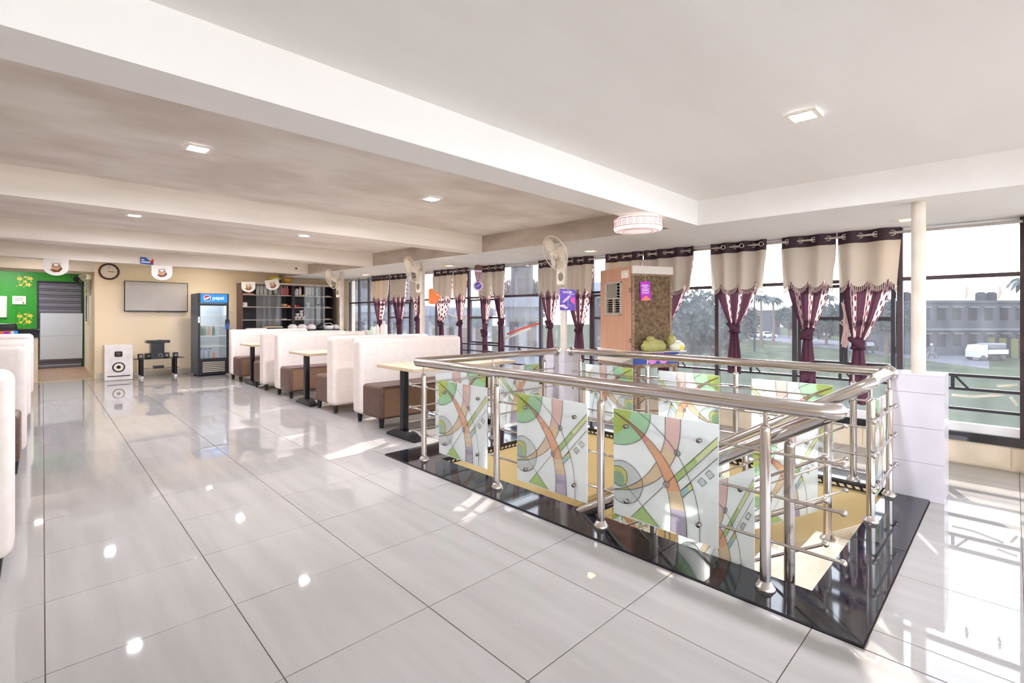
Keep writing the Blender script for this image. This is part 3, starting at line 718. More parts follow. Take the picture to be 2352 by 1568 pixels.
def table_proto():
    t = thing('dining_table', None, 'table')
    MB().rbox((-0.70, -0.36, 0.715), (0.70, 0.36, 0.75), 0.003, 1).build('tabletop', 'laminate', t)
    for x in (-0.58, 0.52):
        p = MB().rbox((x - 0.035, -0.035, 0.06), (x + 0.035, 0.035, 0.715), 0.01, 2).build('pole', 'black_paint', t)
        f = MB().prism([(-0.27, 0.0), (0.27, 0.0), (0.27, 0.025), (0.10, 0.085), (-0.10, 0.085), (-0.27, 0.025)], 0.11, 'x', x - 0.055)
        f.build('foot', 'black_paint', t)
    MB().tube([(-0.58, 0.0, 0.16), (0.52, 0.0, 0.16)], 0.012, 8).build('stretcher', 'steel', t)
    return t
t0 = table_proto(); t0['group'] = 'dining tables'
t0['label'] = 'pale table on black pedestal legs beside the near corner of the railing'; t0.location = (3.29, 4.42, 0)
copy_tree(t0, (3.32, 7.10, 0), 0, 'second pale table from the railing, between two booth benches')
copy_tree(t0, (3.40, 9.90, 0), 0, 'farthest pale table of the right row, near the fridge')
# ------------------------------------------------------------------ curtains on their rod
def rod_piece(y0, y1, n):
    m = MB().tube([(5.60, y0, ZS(y0) - 0.052), (5.60, y1, ZS(y1) - 0.052)], 0.0125, 12)
    t = thing('curtain_rod', n, 'curtain rod')
    m.build('pole', 'steel', t)
    for y in (y0, (y0 + y1) / 2, y1): MB().box((5.594, y - 0.01, ZS(y) - 0.064), (5.70, y + 0.01, ZS(y) - 0.04)).build('bracket', 'steel_dark', t)
rod_piece(-0.04, 5.4, 'long steel curtain rod along the top of the near windows')
rod_piece(5.5, 11.9, 'steel curtain rod above the far windows behind the benches')
def curtain(ya, yb, yk, zk, zb, lab, seed, drop=0.42, sway=0.0, ytail=None):
    """ya<yb extents along the rod, knotted at (yk, zk), tail ends at zb"""
    rnd = random.Random(seed)
    zr = ZS((ya + yb) / 2) - 0.052; zt = zr + 0.05
    t = thing('curtain', lab, 'curtain', (0, 0, 0), 0, 'tied curtains along the windows')
    Wd = yb - ya; nf = max(4, int(round(Wd / 0.11))); ph = rnd.random() * 6
    X = 5.60
    NU = nf * 8
    wob = [rnd.uniform(0.7, 1.3) for _ in range(nf + 2)]
    def fold(u, a): return a * math.sin(2 * PI * nf / 2 * u + ph) * wob[int(u * nf)]
    # header band with eyelets
    m = MB(); rows = [zt, zt - 0.03, zt - 0.075, zt - 0.125]; vs = []
    for z in rows:
        for i in range(NU + 1):
            u = i / NU; vs.append((X + fold(u, 0.028), ya + Wd * u, z + ZS(ya + Wd * u) - ZS((ya + yb) / 2)))
    m.add(vs, [(r * (NU + 1) + i, r * (NU + 1) + i + 1, (r + 1) * (NU + 1) + i + 1, (r + 1) * (NU + 1) + i) for r in range(3) for i in range(NU)], 0, True)
    hd = m.build('header', 'curtain_header', t)
    for k in range(nf):
        u = (k + 0.5) / nf; y = ya + Wd * u
        c = [(X + fold(u, 0.028) - 0.003, y + 0.024 * math.cos(q), zr + 0.024 * math.sin(q) + ZS(y) - ZS((ya + yb) / 2)) for q in [2 * PI * j / 12 for j in range(12)]]
        MB().tube(c, 0.006, 5, closed=True).build('eyelet', 'steel', hd)
    # main cloth, gathered into the knot
    ztop = zt - 0.115; m = MB(); NV = 44; vs = []; uv = []
    yt = yk if ytail is None else ytail
    for j in range(NV + 1):
        v = j / NV; z = ztop + (zb - ztop) * v
        if z > zk:
            s = (ztop - z) / (ztop - zk); e = s ** 1.8
            wv = Wd * 0.985 * (1 - e) + 0.085 * e; c = (ya + yb) / 2 * (1 - e) + yk * e; amp = 0.026 * (1 - 0.2 * e)
        else:
            s = min(1, (zk - z) / max(0.05, zk - zb)); wv = 0.075 + 0.075 * min(1, s * 1.6); c = yk + (yt - yk) * s; amp = 0.022
        for i in range(NU + 1):
            u = i / NU; vs.append((X + 0.012 + fold(u, amp) + 0.011 * math.sin(2 * PI * nf * 1.5 * u + 1.3 * ph + 1.5 * v), c + wv * (u - 0.5), z)); uv.append((u, v))
    fs = [(j * (NU + 1) + i, j * (NU + 1) + i + 1, (j + 1) * (NU + 1) + i + 1, (j + 1) * (NU + 1) + i) for j in range(NV) for i in range(NU)]
    m.add(vs, fs, 0, True); o = m.build('cloth', 'curtain_cloth', t)
    ul = o.data.uv_layers.new(name='UVMap')
    for p in o.data.polygons:
        for li in p.loop_indices: ul.data[li].uv = uv[o.data.loops[li].vertex_index]
    # scalloped valance with fringe
    ns = 3 if Wd > 0.42 else 2
    m = MB(); vs = []; NR = 8; off = rnd.uniform(-0.3, 0.3)
    def low(u):
        q = abs(math.sin(PI * (ns * u + 0.5 + off * 0.4))); return drop * (0.78 + 0.22 * q ** 0.6)
    for r in range(NR + 1):
        for i in range(NU + 1):
            u = i / NU; d = low(u) * r / NR; k = 1 - 0.10 * (d / drop) * (1 if Wd > 0.42 else 0.9)
            vs.append((X - 0.014 + fold(u, 0.027) - 0.012 * r / NR, (ya + yb) / 2 + Wd * k * (u - 0.5) + (yk - (ya + yb) / 2) * 0.06 * r / NR, zt - 0.118 - d))
    fs = [(r * (NU + 1) + i, r * (NU + 1) + i + 1, (r + 1) * (NU + 1) + i + 1, (r + 1) * (NU + 1) + i) for r in range(NR) for i in range(NU)]
    m.add(vs, fs, 0, True); va = m.build('valance', 'valance_cloth', t)
    fr = MB(); base = NR * (NU + 1)
    for i in range(0, NU, 1):
        for f in (0.0,):
            a = Vector(vs[base + i]).lerp(Vector(vs[base + i + 1]), f); b = a + Vector((-0.002, 0.004, -0.05))
            fr.add([a + Vector((0, -.0035, 0)), a + Vector((0, .0035, 0)), b + Vector((0, .0045, 0)), b + Vector((0, -.0045, 0)), a + Vector((-.004, 0, 0)), b + Vector((-.005, 0, 0))], [(0, 1, 2, 3), (0, 3, 5, 4), (1, 4, 5, 2)])
    tag(fr.build('fringe', 'ivory', va), kind='stuff')
    # knot
    kn = MB(); kz = 0.062
    o0 = len(kn.v); kn.ball((0, 0, 0), 1.0, 16, 12)
    for i in range(o0, len(kn.v)):
        v = Vector(kn.v[i]); az = math.atan2(v.y, v.x); cr = 1 + 0.10 * math.sin(5 * az + 5.5 * v.z + seed) + 0.05 * math.sin(9 * az - 4 * v.z)
        kn.v[i] = (X + 0.012 + v.x * 0.045 * cr, yk + v.y * 0.054 * cr, zk + v.z * kz * (1 + .08 * math.sin(2 * az + seed)))
    sg = 1 if seed % 2 else -1
    kn.tube([(X + 0.01, yk - sg * 0.05, zk - 0.05), (X - 0.032, yk - sg * 0.03, zk - 0.028), (X - 0.042, yk + sg * 0.012, zk + 0.012), (X - 0.022, yk + sg * 0.055, zk + 0.045), (X + 0.015, yk + sg * 0.055, zk + 0.05)], [0.016, 0.026, 0.030, 0.024, 0.014], 10)
    kn.tube([(X + 0.0, yk + sg * 0.05, zk - 0.05), (X - 0.026, yk + sg * 0.036, zk - 0.045), (X - 0.036, yk - sg * 0.005, zk - 0.03)], [0.012, 0.02, 0.014], 8)
    kn.build('knot', 'knot_cloth', t)
    return t
CU = [
 (0.715, 1.205, 1.040, 1.005, 0.42, 'purple and ivory curtain next to the near pier, rightmost of the tied curtains'),
 (1.220, 1.710, 1.470, 1.085, 0.45, 'second tied curtain from the near pier, in front of the double casement'),
 (1.845, 2.455, 2.190, 1.135, 0.62, 'wide tied curtain alone in the pane with the palm trees'),
 (2.650, 3.320, 3.060, 1.10, 0.55, 'wide tied curtain half hidden behind the right side of the air cooler'),
 (3.360, 3.920, 3.60, 1.12, 0.55, 'curtain top showing above the wooden front of the air cooler'),
 (4.160, 4.655, 4.400, 1.085, 0.60, 'tied curtain just right of the pipe column with the purple card'),
 (4.715, 5.205, 4.960, 1.14, 0.60, 'tied curtain behind the fan head, left of the pipe column with the purple card'),
 (5.955, 6.290, 6.060, 1.17, 0.55, 'right curtain of the close pair beside the brown hanging cut-out'),
 (6.300, 6.660, 6.490, 0.97, 0.55, 'left curtain of the close pair beside the brown hanging cut-out'),
 (6.970, 7.405, 7.200, 1.14, 0.50, 'narrow tied curtain left of the brown hanging cut-out'),
 (7.440, 8.085, 7.800, 1.13, 0.55, 'reddish tied curtain right of the orange hanging cut-out'),
 (8.44, 8.92, 8.640, 1.22, 0.6, 'tied curtain partly behind the second fan and its column'),
 (9.02, 9.68, 9.340, 1.08, 0.6, 'tied curtain left of the second fan, knotted low'),
 (9.80, 10.54, 10.200, 1.10, 0.6, 'farthest tied curtain, left end of the window wall')]
for i, (a, b, yk, zk, zb, lab) in enumerate(CU): curtain(a, b, yk, zk, zb, lab, i + 3)

# ------------------------------------------------------------------ ceiling lights
dl = thing('downlight', None, 'ceiling light', (0, 0, 0), 0, 'recessed square ceiling lights')
fm = MB(); h = 0.075; q = 0.052
for a, b in (((-h, -h), (h, -q)), ((-h, q), (h, h)), ((-h, -q), (-q, q)), ((q, -q), (h, q))): fm.box((a[0], a[1], -0.012), (b[0], b[1], -0.001))
fm.build('trim_frame', 'white_plastic', dl)
MB().box((-q, -q, -0.008), (q, q, -0.001)).build('lens', 'downlight_lens', dl)
soff = MB().box((-q, -q, -0.008), (q, q, -0.001)).mesh('lens', 'soffit_lens')
wal = MB().box((-q, -q, -0.008), (q, q, -0.001)).mesh('lens', 'wall_lens')
LP = [(2.83, 0.76, 'ceil', 'square downlight alone in the smooth white ceiling bay nearest the camera'),
      (0.715, 3.64, 'ceil', 'largest square downlight in the brushed grey bay, towards the left'),
      (2.56, 3.71, 'ceil', 'square downlight in the first grey bay, right of the largest one'),
      (0.73, 6.76, 'ceil', 'left square downlight of the second grey bay'),
      (2.60, 6.82, 'ceil', 'right square downlight of the second grey bay'),
      (5.20, 0.62, 'sof', 'square downlight in the soffit half behind the near pipe column'),
      (5.13, 3.84, 'sof', 'square downlight in the soffit above the tied curtain right of the purple card'),
      (5.14, 6.90, 'sof', 'square downlight in the soffit left of the brown hanging cut-out'),
      (5.20, 10.10, 'sof', 'farthest square downlight in the soffit above the far windows'),
      (0.76, 9.85, 'ceil', 'left square downlight of the third grey bay, seen only mirrored in the floor'),
      (2.60, 9.85, 'ceil', 'right square downlight of the third grey bay, seen only mirrored in the floor'),
      (-0.05, 12.25, 'ceil', 'square downlight between the last beam and the alcove, seen only mirrored in the floor'),
      (2.60, 12.10, 'ceil', 'unseen square downlight added behind the last beam to brighten the television wall'),  # lamp added for the dim television wall
      (-0.60, 15.2, 'alc', 'unseen square downlight added to brighten the green alcove, hidden by its lintel')]  # lamp added to fill the alcove with light
for i, (x, y, k, lab) in enumerate(LP):
    z = (ZC(y) if k == 'ceil' else ZS(y) if k == 'sof' else 2.52); o = dl if i == 0 else copy_tree(dl)
    o.location = (x, y, z); o.rotation_euler = (math.atan(0.0135), 0, 0); o['label'] = lab
    if k == 'sof' or 12 < y < 13: [ch for ch in o.children if ch.name.startswith('lens')][0].data = soff if k == 'sof' else wal
lamp = thing('drum_ceiling_lamp', 'round white drum ceiling lamp with a fretwork band under the nearest beam', 'ceiling light', (3.60, 2.20, ZS(2.2)))
MB().lathe([(0.165, 0), (0.165, -0.022), (0.15, -0.022)], n=32).build('base_plate', 'white_plastic', lamp)
sh = MB().lathe([(0.19, -0.022), (0.20, -0.028), (0.20, -0.105), (0.19, -0.118), (0.15, -0.122), (0.0, -0.125)], n=40).build('shade', 'drum_shade', lamp)
fw = MB()
for z in (-0.034, -0.095): fw.tube([(0.203 * math.cos(2 * PI * k / 40), 0.203 * math.sin(2 * PI * k / 40), z) for k in range(40)], 0.0022, 5, closed=True)
for k in range(24):
    a0 = 2 * PI * k / 24
    for r in (0.016, 0.008):
        fw.tube([(0.203 * math.cos(a0 + r / 0.2 * math.cos(q)), 0.203 * math.sin(a0 + r / 0.2 * math.cos(q)), -0.0645 + 1.7 * r * math.sin(q)) for q in [2 * PI * j / 10 for j in range(10)]], 0.0014, 4, closed=True)
for r in (0.165, 0.125): fw.tube([(r * math.cos(2 * PI * k / 36), r * math.sin(2 * PI * k / 36), -0.1245) for k in range(36)], 0.002, 5, closed=True)
tag(fw.build('fretwork', 'drum_wire', lamp), kind='stuff')

# ------------------------------------------------------------------ wall fans on the columns
def fan(lab, loc, rz, pitch, yaw, body='cream_plastic', blade='cream_plastic', dark=False):
    """mounted at loc on the side facing -x (local); head swung by yaw and tipped by pitch"""
    t = thing('wall_fan', lab, 'fan', loc, rz, None)
    MB().rbox((-0.07, -0.05, -0.30), (-0.002, 0.05, 0.06), 0.02, 3).build('wall_mount', body, t)
    MB().lathe([(0.0, 0.0), (0.030, 0.0), (0.030, 0.006), (0.0, 0.008)], (-0.07, 0, -0.20), 16, mat4=Matrix.Rotation(-PI / 2, 4, 'Y') @ Matrix.Diagonal((1.7, 1, 1, 1))).build('control_panel', 'grey_plastic', t)
    MB().tube([(-0.05, 0, 0.0), (-0.11, 0, 0.03), (-0.16, 0, 0.07)], [0.028, 0.022, 0.03], 12).build('arm', body, t)
    Hm = Matrix.Translation((-0.17, 0, 0.09)) @ Matrix.Rotation(yaw, 4, 'Z') @ Matrix.Rotation(pitch, 4, 'Y') @ Matrix.Rotation(-PI / 2, 4, 'Y')
    hd = MB().lathe([(0.0, -0.10), (0.035, -0.095), (0.048, -0.07), (0.052, 0.0), (0.045, 0.02), (0.0, 0.02)], n=16, mat4=Hm).build('motor_housing', body, t)
    R = 0.205; g = MB()
    ring = lambda r, z, w, n=28: g.tube([Hm @ Vector((r * math.cos(2 * PI * k / n), r * math.sin(2 * PI * k / n), z)) for k in range(n)], w, 5, closed=True)
    ring(R, 0.07, 0.006); ring(R * 0.72, 0.115, 0.0016); ring(R * 0.45, 0.125, 0.0016); ring(R * 0.72, 0.025, 0.0016)
    for k in range(40):
        a = 2 * PI * k / 40; p = lambda r, z: Hm @ Vector((r * math.cos(a), r * math.sin(a), z))
        g.tube([p(0.03, 0.13), p(R * 0.6, 0.12), p(R, 0.07), p(R * 0.6, 0.02), p(0.05, 0.01)], 0.0011, 3, cap=False)
    tag(g.build('guard', 'black_plastic' if dark else body, hd), kind='stuff')
    bm = MB()
    MB().lathe([(0.0, 0.13), (0.032, 0.125), (0.036, 0.11), (0.03, 0.02)], n=14, mat4=Hm).build('hub', blade, hd)
    for k in range(3):
        b = MB(); a0 = 2 * PI * k / 3 + 0.4; vs = []
        for i in range(5):
            r = 0.03 + 0.155 * i / 4; wd = 0.30 + 0.75 * math.sin(PI * min(1, (i + 0.7) / 4.6))
            for s in (-1, 0, 1): vs.append(Hm @ Vector((r * math.cos(a0 + s * wd * 0.6), r * math.sin(a0 + s * wd * 0.6), 0.075 + s * 0.016)))
        vs2 = [v + Hm.to_3x3() @ Vector((0, 0, 0.003)) for v in vs]
        F = [(i * 3 + s, i * 3 + s + 1, i * 3 + s + 4, i * 3 + s + 3) for i in range(4) for s in range(2)]
        b.add(vs + vs2, F + [tuple(x + 15 for x in f[::-1]) for f in F] + [(0, 1, 16, 15), (1, 2, 17, 16), (12, 13, 28, 27), (13, 14, 29, 28)], 0, True)
        b.build('blade', blade, hd)
    return t
f2 = fan('cream wall fan on the column with the purple card, seen nearly edge-on', (4.458, 3.76, 1.93), 0.55, -0.40, -0.75)
f3 = fan('cream wall fan on the column beside the orange cut-out, turned upwards', (4.458, 6.78, 1.95), 0.45, -0.35, -0.55)
f4 = fan('cream wall fan in front of the right end of the dark cabinet', (4.458, 9.78, 1.96), 0.45, -0.30, -0.45)
f5 = fan('wall fan with a black guard in the green alcove', (0.757, 14.1, 2.02), 0.2, -0.55, -0.35, 'white_plastic', 'black_plastic', True)
# cables hanging on the columns
def cable(pts, lab): tag(MB().tube(pts, 0.005, 6).build('cable', 'white_plastic'), lab, 'cable')
cable([(4.452, 3.73, 1.64), (4.448, 3.70, 1.30), (4.44, 3.71, 1.22), (4.45, 3.72, 1.15), (4.448, 3.705, 1.05)], 'thin white fan cable hanging down the column with the purple card')
cable([(4.452, 9.75, 1.66), (4.44, 9.71, 1.60), (4.448, 9.72, 1.52), (4.44, 9.74, 1.45), (4.452, 9.74, 1.3)], 'loose white cable on the slim column beside the dark cabinet')

# ------------------------------------------------------------------ hanging promotion cards and cut-outs
def card(name, poly, th, m, lab, loc, rz, cat='sign', extra=(), strings=None, group=None):
    t = thing(name, lab, cat, loc, rz, group)
    MB().prism(poly, th, 'y', -th / 2).build('card', m, t)
    for k, (nm, pl, mm) in enumerate(extra):
        MB().prism(pl, 0.0008, 'y', -th / 2 - 0.0009 - 0.0009 * k).build(nm, mm, t)
    if strings:
        for s in strings: MB().tube([(s[0], 0, s[1]), (s[0], 0, s[2])], 0.0012, 4).build('string', 'paper', t)
    return t
RZC = -HEAD     # cards face the room roughly towards the corridor
# purple ice-cream card
w, h = 0.185, 0.25
pc = thing('hanging_card', 'purple card with an ice cream picture hanging on the middle column', 'sign', (4.40, 3.62, 1.46), -0.70)
MB().prism([(-w / 2 - .0, -h / 2), (w / 2 + .008, -h / 2 - .004), (w / 2, h / 2 - .012), (-w / 2, h / 2)], 0.003, 'y').build('card', 'purple_card', pc)
def face_on(par, poly, m, k, nm='print'): MB().prism(poly, 0.0006, 'y', -0.0008 - 0.0007 * k).build(nm, m, par)
face_on(pc, [(0.02, -0.06), (w / 2 - .002, -0.115), (w / 2 - .006, 0.02), (0.05, 0.03)], 'pink_card', 1)
face_on(pc, [(0.005, -0.03), (0.085, -0.118), (0.085, -0.06), (0.03, -0.02)], 'banner_blue', 2)
face_on(pc, [(x * 0.9 - 0.012 - 0.4 * z * 0, z + 0.005) for x, z in [(0.05 * math.cos(q) + 0.02 * math.sin(q), 0.032 * math.sin(q) + 0.03 * math.cos(q)) for q in [2 * PI * i / 20 for i in range(20)]]], 'lilac', 3)
for i in range(11):
    q = i * 2.4; r = 0.010 + 0.0035 * i
    face_on(pc, disc(6, 0.0032, -0.012 + r * math.cos(q) * 0.9, 0.005 + 0.55 * r * math.sin(q) + r * 0.45 * math.cos(q)), 'ink', 4)
face_on(pc, disc(12, 0.035, -0.055, -0.075, 0.5), 'lilac', 2); face_on(pc, disc(12, 0.022, -0.02, -0.095, 0.6), 'lilac', 3)
face_on(pc, disc(16, 0.036, 0.02, 0.085, 0.45), 'lilac', 3); face_on(pc, disc(14, 0.012, 0.008, 0.085), 'purple_card', 4)
link('lettering', text_mesh('Oreo', 0.030, 'paper', 0.0006), pc, (0.012, -0.006, 0.085), (PI / 2, 0, 0.0))
for z_, a_, b_ in ((0.093, -0.062, -0.022), (0.079, -0.052, -0.02)): face_on(pc, [(a_, z_ - .005), (b_, z_ - .004), (b_, z_ + .006), (a_, z_ + .004)], 'lilac', 3, 'text_line')
for z_ in (0.064, 0.055): face_on(pc, [(0.03, z_ - .003), (0.078, z_ + .002), (0.078, z_ + .007), (0.03, z_ + .002)], 'lilac', 3, 'text_line')
MB().tube([(0.006, -0.004, 0.24), (0.006, -0.004, -0.10)], 0.0012, 4).build('string', 'paper', pc)
# magenta card on the cooler comes with the cooler below
# brown ice-cream cone cut-out
cc = thing('hanging_cutout', 'brown ice cream cone cut-out hanging from the soffit before the curtains', 'sign', (4.62, 5.50, 1.83), -0.62)
MB().prism([(-.035, -.02), (-.052, .08), (-.058, .14), (-.045, .185), (0, .20), (.045, .185), (.058, .14), (.052, .08), (.035, -.02), (.02, -.06), (-.02, -.06)], 0.003, 'y').build('card', 'brown_print', cc)
MB().prism(disc(20, 0.074, 0.0, -0.115), 0.003, 'y').build('card', 'lilac', cc)
face_on(cc, [(-.056, .085), (.056, .085), (.058, .115), (-.058, .115)], 'lilac', 1)
face_on(cc, [(-.05, .13), (.05, .13), (.038, .18), (0, .193), (-.038, .18)], 'clock_brown', 1)
for x in (-.024, -.008, .008, .024): face_on(cc, [(x - .004, -.05), (x + .004, -.05), (x * 1.6 + .004, .075), (x * 1.6 - .004, .075)], 'lilac', 1)
face_on(cc, disc(20, 0.060, 0, -.115), 'paper', 1); face_on(cc, disc(20, 0.054, 0, -.115), 'purple_card', 2)
link('lettering', text_mesh('Corn', 0.040, 'paper', 0.0008), cc, (0, -0.004, -0.11), (PI / 2, -0.5, 0))
face_on(cc, [(-.01, -.055), (.01, -.055), (.012, -.035), (-.012, -.035)], 'red', 2)
MB().tube([(0, 0, .20), (0, 0, ZS(5.5) - 1.83)], 0.0012, 4).build('string', 'paper', cc)
# orange cut-out
oc = thing('hanging_cutout', 'orange card cut-out hanging behind the slim column among the far curtains', 'sign', (4.62, 6.62, 1.60), -0.62)
MB().prism([(-.09, .10), (-.055, .125), (-.02, .12), (0.0, .06), (.03, .035), (.05, .06), (.085, .055), (.095, .0), (.08, -.07), (.03, -.125), (-.04, -.14), (-.085, -.12)], 0.003, 'y').build('card', 'orange', oc)
face_on(oc, disc(12, .022, .055, .02), 'salmon', 1); face_on(oc, disc(10, .012, .055, .02), 'paper', 2); face_on(oc, [(-.05, -.06), (0.0, -.02), (.05, -.06), (.02, -.10), (-.02, -.10)], 'salmon', 1)
MB().tube([(-.05, 0, .12), (-.05, 0, ZS(6.6) - 1.60)], 0.0012, 4).build('string', 'paper', oc)
# white pennants with a chocolate cup print
def pennant(lab, loc, rz, tilt=0.0, s=1.0):
    t = thing('pennant', lab, 'pennant', loc, rz, 'white paper pennants with a chocolate drink print'); t.rotation_euler = (0, tilt, rz)
    out = [(-.165, 0), (.165, 0)] + [(.165 * math.cos(a), -.15 - .13 * math.sin(a)) for a in [PI * k / 14 for k in range(15)]]
    out = [(x * s, z * s) for x, z in out]
    MB().prism(out, 0.002, 'y').build('card', 'paper', t)
    cup = [(-.06, -.19), (.03, -.215), (.075, -.15), (.06, -.095), (-.06, -.105)]
    face_on(t, [(x * s, z * s) for x, z in cup], 'tan_print', 1, 'cup_print')
    face_on(t, [(x * s, z * s) for x, z in [(-.085, -.18), (-.03, -.225), (.04, -.22), (.085, -.17), (.07, -.13), (.02, -.19), (-.05, -.175)]], 'brown_print', 2, 'splash_print')
    face_on(t, [(x * s, z * s) for x, z in disc(14, .05, 0.0, -.10, .6)], 'brown_print', 2, 'cup_rim')
    face_on(t, [(x * s, z * s) for x, z in disc(12, .036, 0.0, -.10, .6)], 'paper', 3, 'cream_print')
    for a in (0.3, 1.0, 1.7, 2.4, 3.0):
        c, d = math.cos(a), math.sin(a)
        face_on(t, [(x * s, z * s) for x, z in [(.012 + .02 * c, -.09 + .02 * d), (.008 + .075 * c, -.085 + .045 * d), (.0 + .07 * c, -.075 + .045 * d)]], 'tan_print', 3, 'straw_print')
    return t
pennant('white pennant with a chocolate drink print hanging in front of the green alcove', (0.16, 11.05, ZS(11.05) - 0.003), -0.35, 0.0, 0.98)
pennant('white pennant with a chocolate drink print hanging above the television', (1.60, 11.05, ZS(11.05) - 0.003), -0.35, 0.0, 0.98)
pennant('white pennant with a chocolate drink print before the left end of the dark cabinet', (3.39, 12.2, 2.06), -0.45, 0.0, 0.86)
pennant('tilted white pennant with a chocolate drink print before the cabinet doors', (3.79, 11.9, 2.115), -0.45, -0.22, 0.88)
tag(MB().tube([(3.19, 12.3, 2.05), (3.55, 12.1, 2.065), (3.95, 11.85, 2.14), (4.24, 11.22, ZS(11.2) - 0.004)], 0.002, 4).build('pennant_string', 'paper'), 'thin white string holding the two pennants before the dark cabinet', 'string')
bc = thing('beam_card', 'small blue and red paper card stuck under the last beam above the television', 'sign', (1.40, 11.08, ZS(11.1) + 0.07), 0)
MB().prism([(-.12, -.06), (.07, -.075), (.07, -.07), (.05, -.03), (-.04, .06), (-.12, .06)], 0.003, 'y', 0.0).build('card', 'blue_print', bc)
MB().prism([(.075, -.07), (.075, .045), (.015, -.02)], 0.003, 'y', 0.0).build('card', 'red', bc)
for z_, b_ in ((0.012, -0.055), (-0.028, 0.035)): MB().prism([(-.105, z_ - .010), (b_, z_ - .012), (b_ - .01, z_ + .010), (-.105, z_ + .011)], 0.001, 'y', -0.0015).build('text_line', 'paper', bc)
cv = thing('ceiling_camera', 'small dark dome camera on the face of the last beam', 'camera', (4.05, 11.10, ZS(11.1) + 0.11))
MB().lathe([(0.03, 0), (0.03, 0.01), (0.024, 0.012)], n=12, mat4=Matrix.Rotation(PI / 2, 4, 'X')).build('ring', 'white_plastic', cv)
MB().ball((0, -0.012, 0), 0.02, 10, 8).build('dome', 'black_plastic', cv)
# ------------------------------------------------------------------ far wall: clock, television, fridge, speakers
ck = thing('wall_clock', 'round brown wall clock left of the television', 'clock', (0.985, TVY - 0.001, 2.19))
RX = Matrix.Rotation(PI / 2, 4, 'X')
MB().lathe([(0.135, 0.0), (0.170, 0.0), (0.172, 0.02), (0.155, 0.045), (0.138, 0.03), (0.135, 0.02)], n=36, mat4=RX, cap=False).build('rim', 'clock_brown', ck)
MB().lathe([(0.0, 0.018), (0.140, 0.018)], n=36, mat4=RX, cap=False).build('dial', 'clock_face', ck)
tk = MB()
for k in range(12):
    a = k * PI / 6; r0, r1 = (0.108, 0.124)
    tk.prism([(math.sin(a) * r0 - .003 * math.cos(a), math.cos(a) * r0 + .003 * math.sin(a)), (math.sin(a) * r0 + .003 * math.cos(a), math.cos(a) * r0 - .003 * math.sin(a)), (math.sin(a) * r1 + .003 * math.cos(a), math.cos(a) * r1 - .003 * math.sin(a)), (math.sin(a) * r1 - .003 * math.cos(a), math.cos(a) * r1 + .003 * math.sin(a))], 0.001, 'y', -0.020)
tk.build('hour_marks', 'ink', ck)
link('numerals', text_mesh('12', 0.045, 'ink', 0.0006), ck, (0, -0.020, 0.085), (PI / 2, 0, 0))
for a, L, w in ((math.radians(97), 0.07, 0.010), (math.radians(90), 0.105, 0.007)):
    dx, dz = math.sin(a), math.cos(a)
    MB().prism([(-dx * .02 - dz * w / 2, -dz * .02 + dx * w / 2), (-dx * .02 + dz * w / 2, -dz * .02 - dx * w / 2), (dx * L + dz * w / 3, dz * L - dx * w / 3), (dx * L - dz * w / 3, dz * L + dx * w / 3)], 0.0012, 'y', -0.023).build('hand', 'ink', ck)
tv = thing('television', 'large flat television on the cream wall, its screen coloured as a grey reflection', 'television', (1.787, TVY - 0.006, 1.69), 0)
tv.rotation_euler = (0, 0.003, 0)
MB().rbox((-0.563, -0.075, -0.323), (0.563, -0.03, 0.323), 0.008, 2).build('casing', 'black_plastic', tv)
MB().box((-0.548, -0.077, -0.300), (0.548, -0.0745, 0.310)).build('screen', 'tv_reflection', tv)
MB().box((-0.3, -0.03, -0.15), (0.3, -0.0, 0.15)).build('wall_bracket', 'black_plastic', tv)
MB().cbox((0.02, -0.0755, -0.330), (0.05, 0.006, 0.012)).build('badge', 'grey_plastic', tv)

fr = thing('drinks_fridge', 'tall blue glass-door drinks fridge with a lettered sign, against the far wall', 'fridge', (2.345, 11.90, 0.0))
Wf, Df, Hf = 0.575, 0.70, 1.755
bd = MB()
bd.box((0, 0.05, 0.03), (0.025, Df, Hf)); bd.box((Wf - 0.025, 0.05, 0.03), (Wf, Df, Hf)); bd.box((0.025, Df - 0.03, 0.03), (Wf - 0.025, Df, Hf)); bd.box((0.025, 0.05, Hf - 0.05), (Wf - 0.025, Df - 0.03, Hf)); bd.box((0.025, 0.05, 0.03), (Wf - 0.025, Df - 0.03, 0.33))
bd.build('cabinet_body', 'fridge_blue', fr)
inn = MB(); inn.box((0.03, Df - 0.036, 0.335), (Wf - 0.03, Df - 0.031, 1.545)); inn.box((0.026, 0.07, 0.335), (0.031, Df - 0.036, 1.545)); inn.box((Wf - 0.031, 0.07, 0.335), (Wf - 0.026, Df - 0.036, 1.545)); inn.box((0.031, 0.07, 0.331), (Wf - 0.031, Df - 0.04, 0.336)); inn.box((0.031, 0.07, 1.54), (Wf - 0.031, Df - 0.04, 1.545))
inn.build('liner', 'fridge_inside', fr)
MB().rbox((0.0, 0.0, 1.55), (Wf, 0.055, Hf), 0.008, 2).build('sign_box', 'fridge_dark', fr)
sg = MB().box((0.045, -0.003, 1.565), (Wf - 0.03, 0.001, 1.745)).build('sign_face', 'sign_blue', fr)
link('lettering', text_mesh('pepsi', 0.105, 'sign_white', 0.001, bold=0.0011), sg, (0.370, -0.006, 1.660), (PI / 2, 0, 0))
lg = MB().prism(disc(28, 0.066, 0.165, 1.655), 0.001, 'y', -0.005); lg.build('logo', 'sign_white', sg)
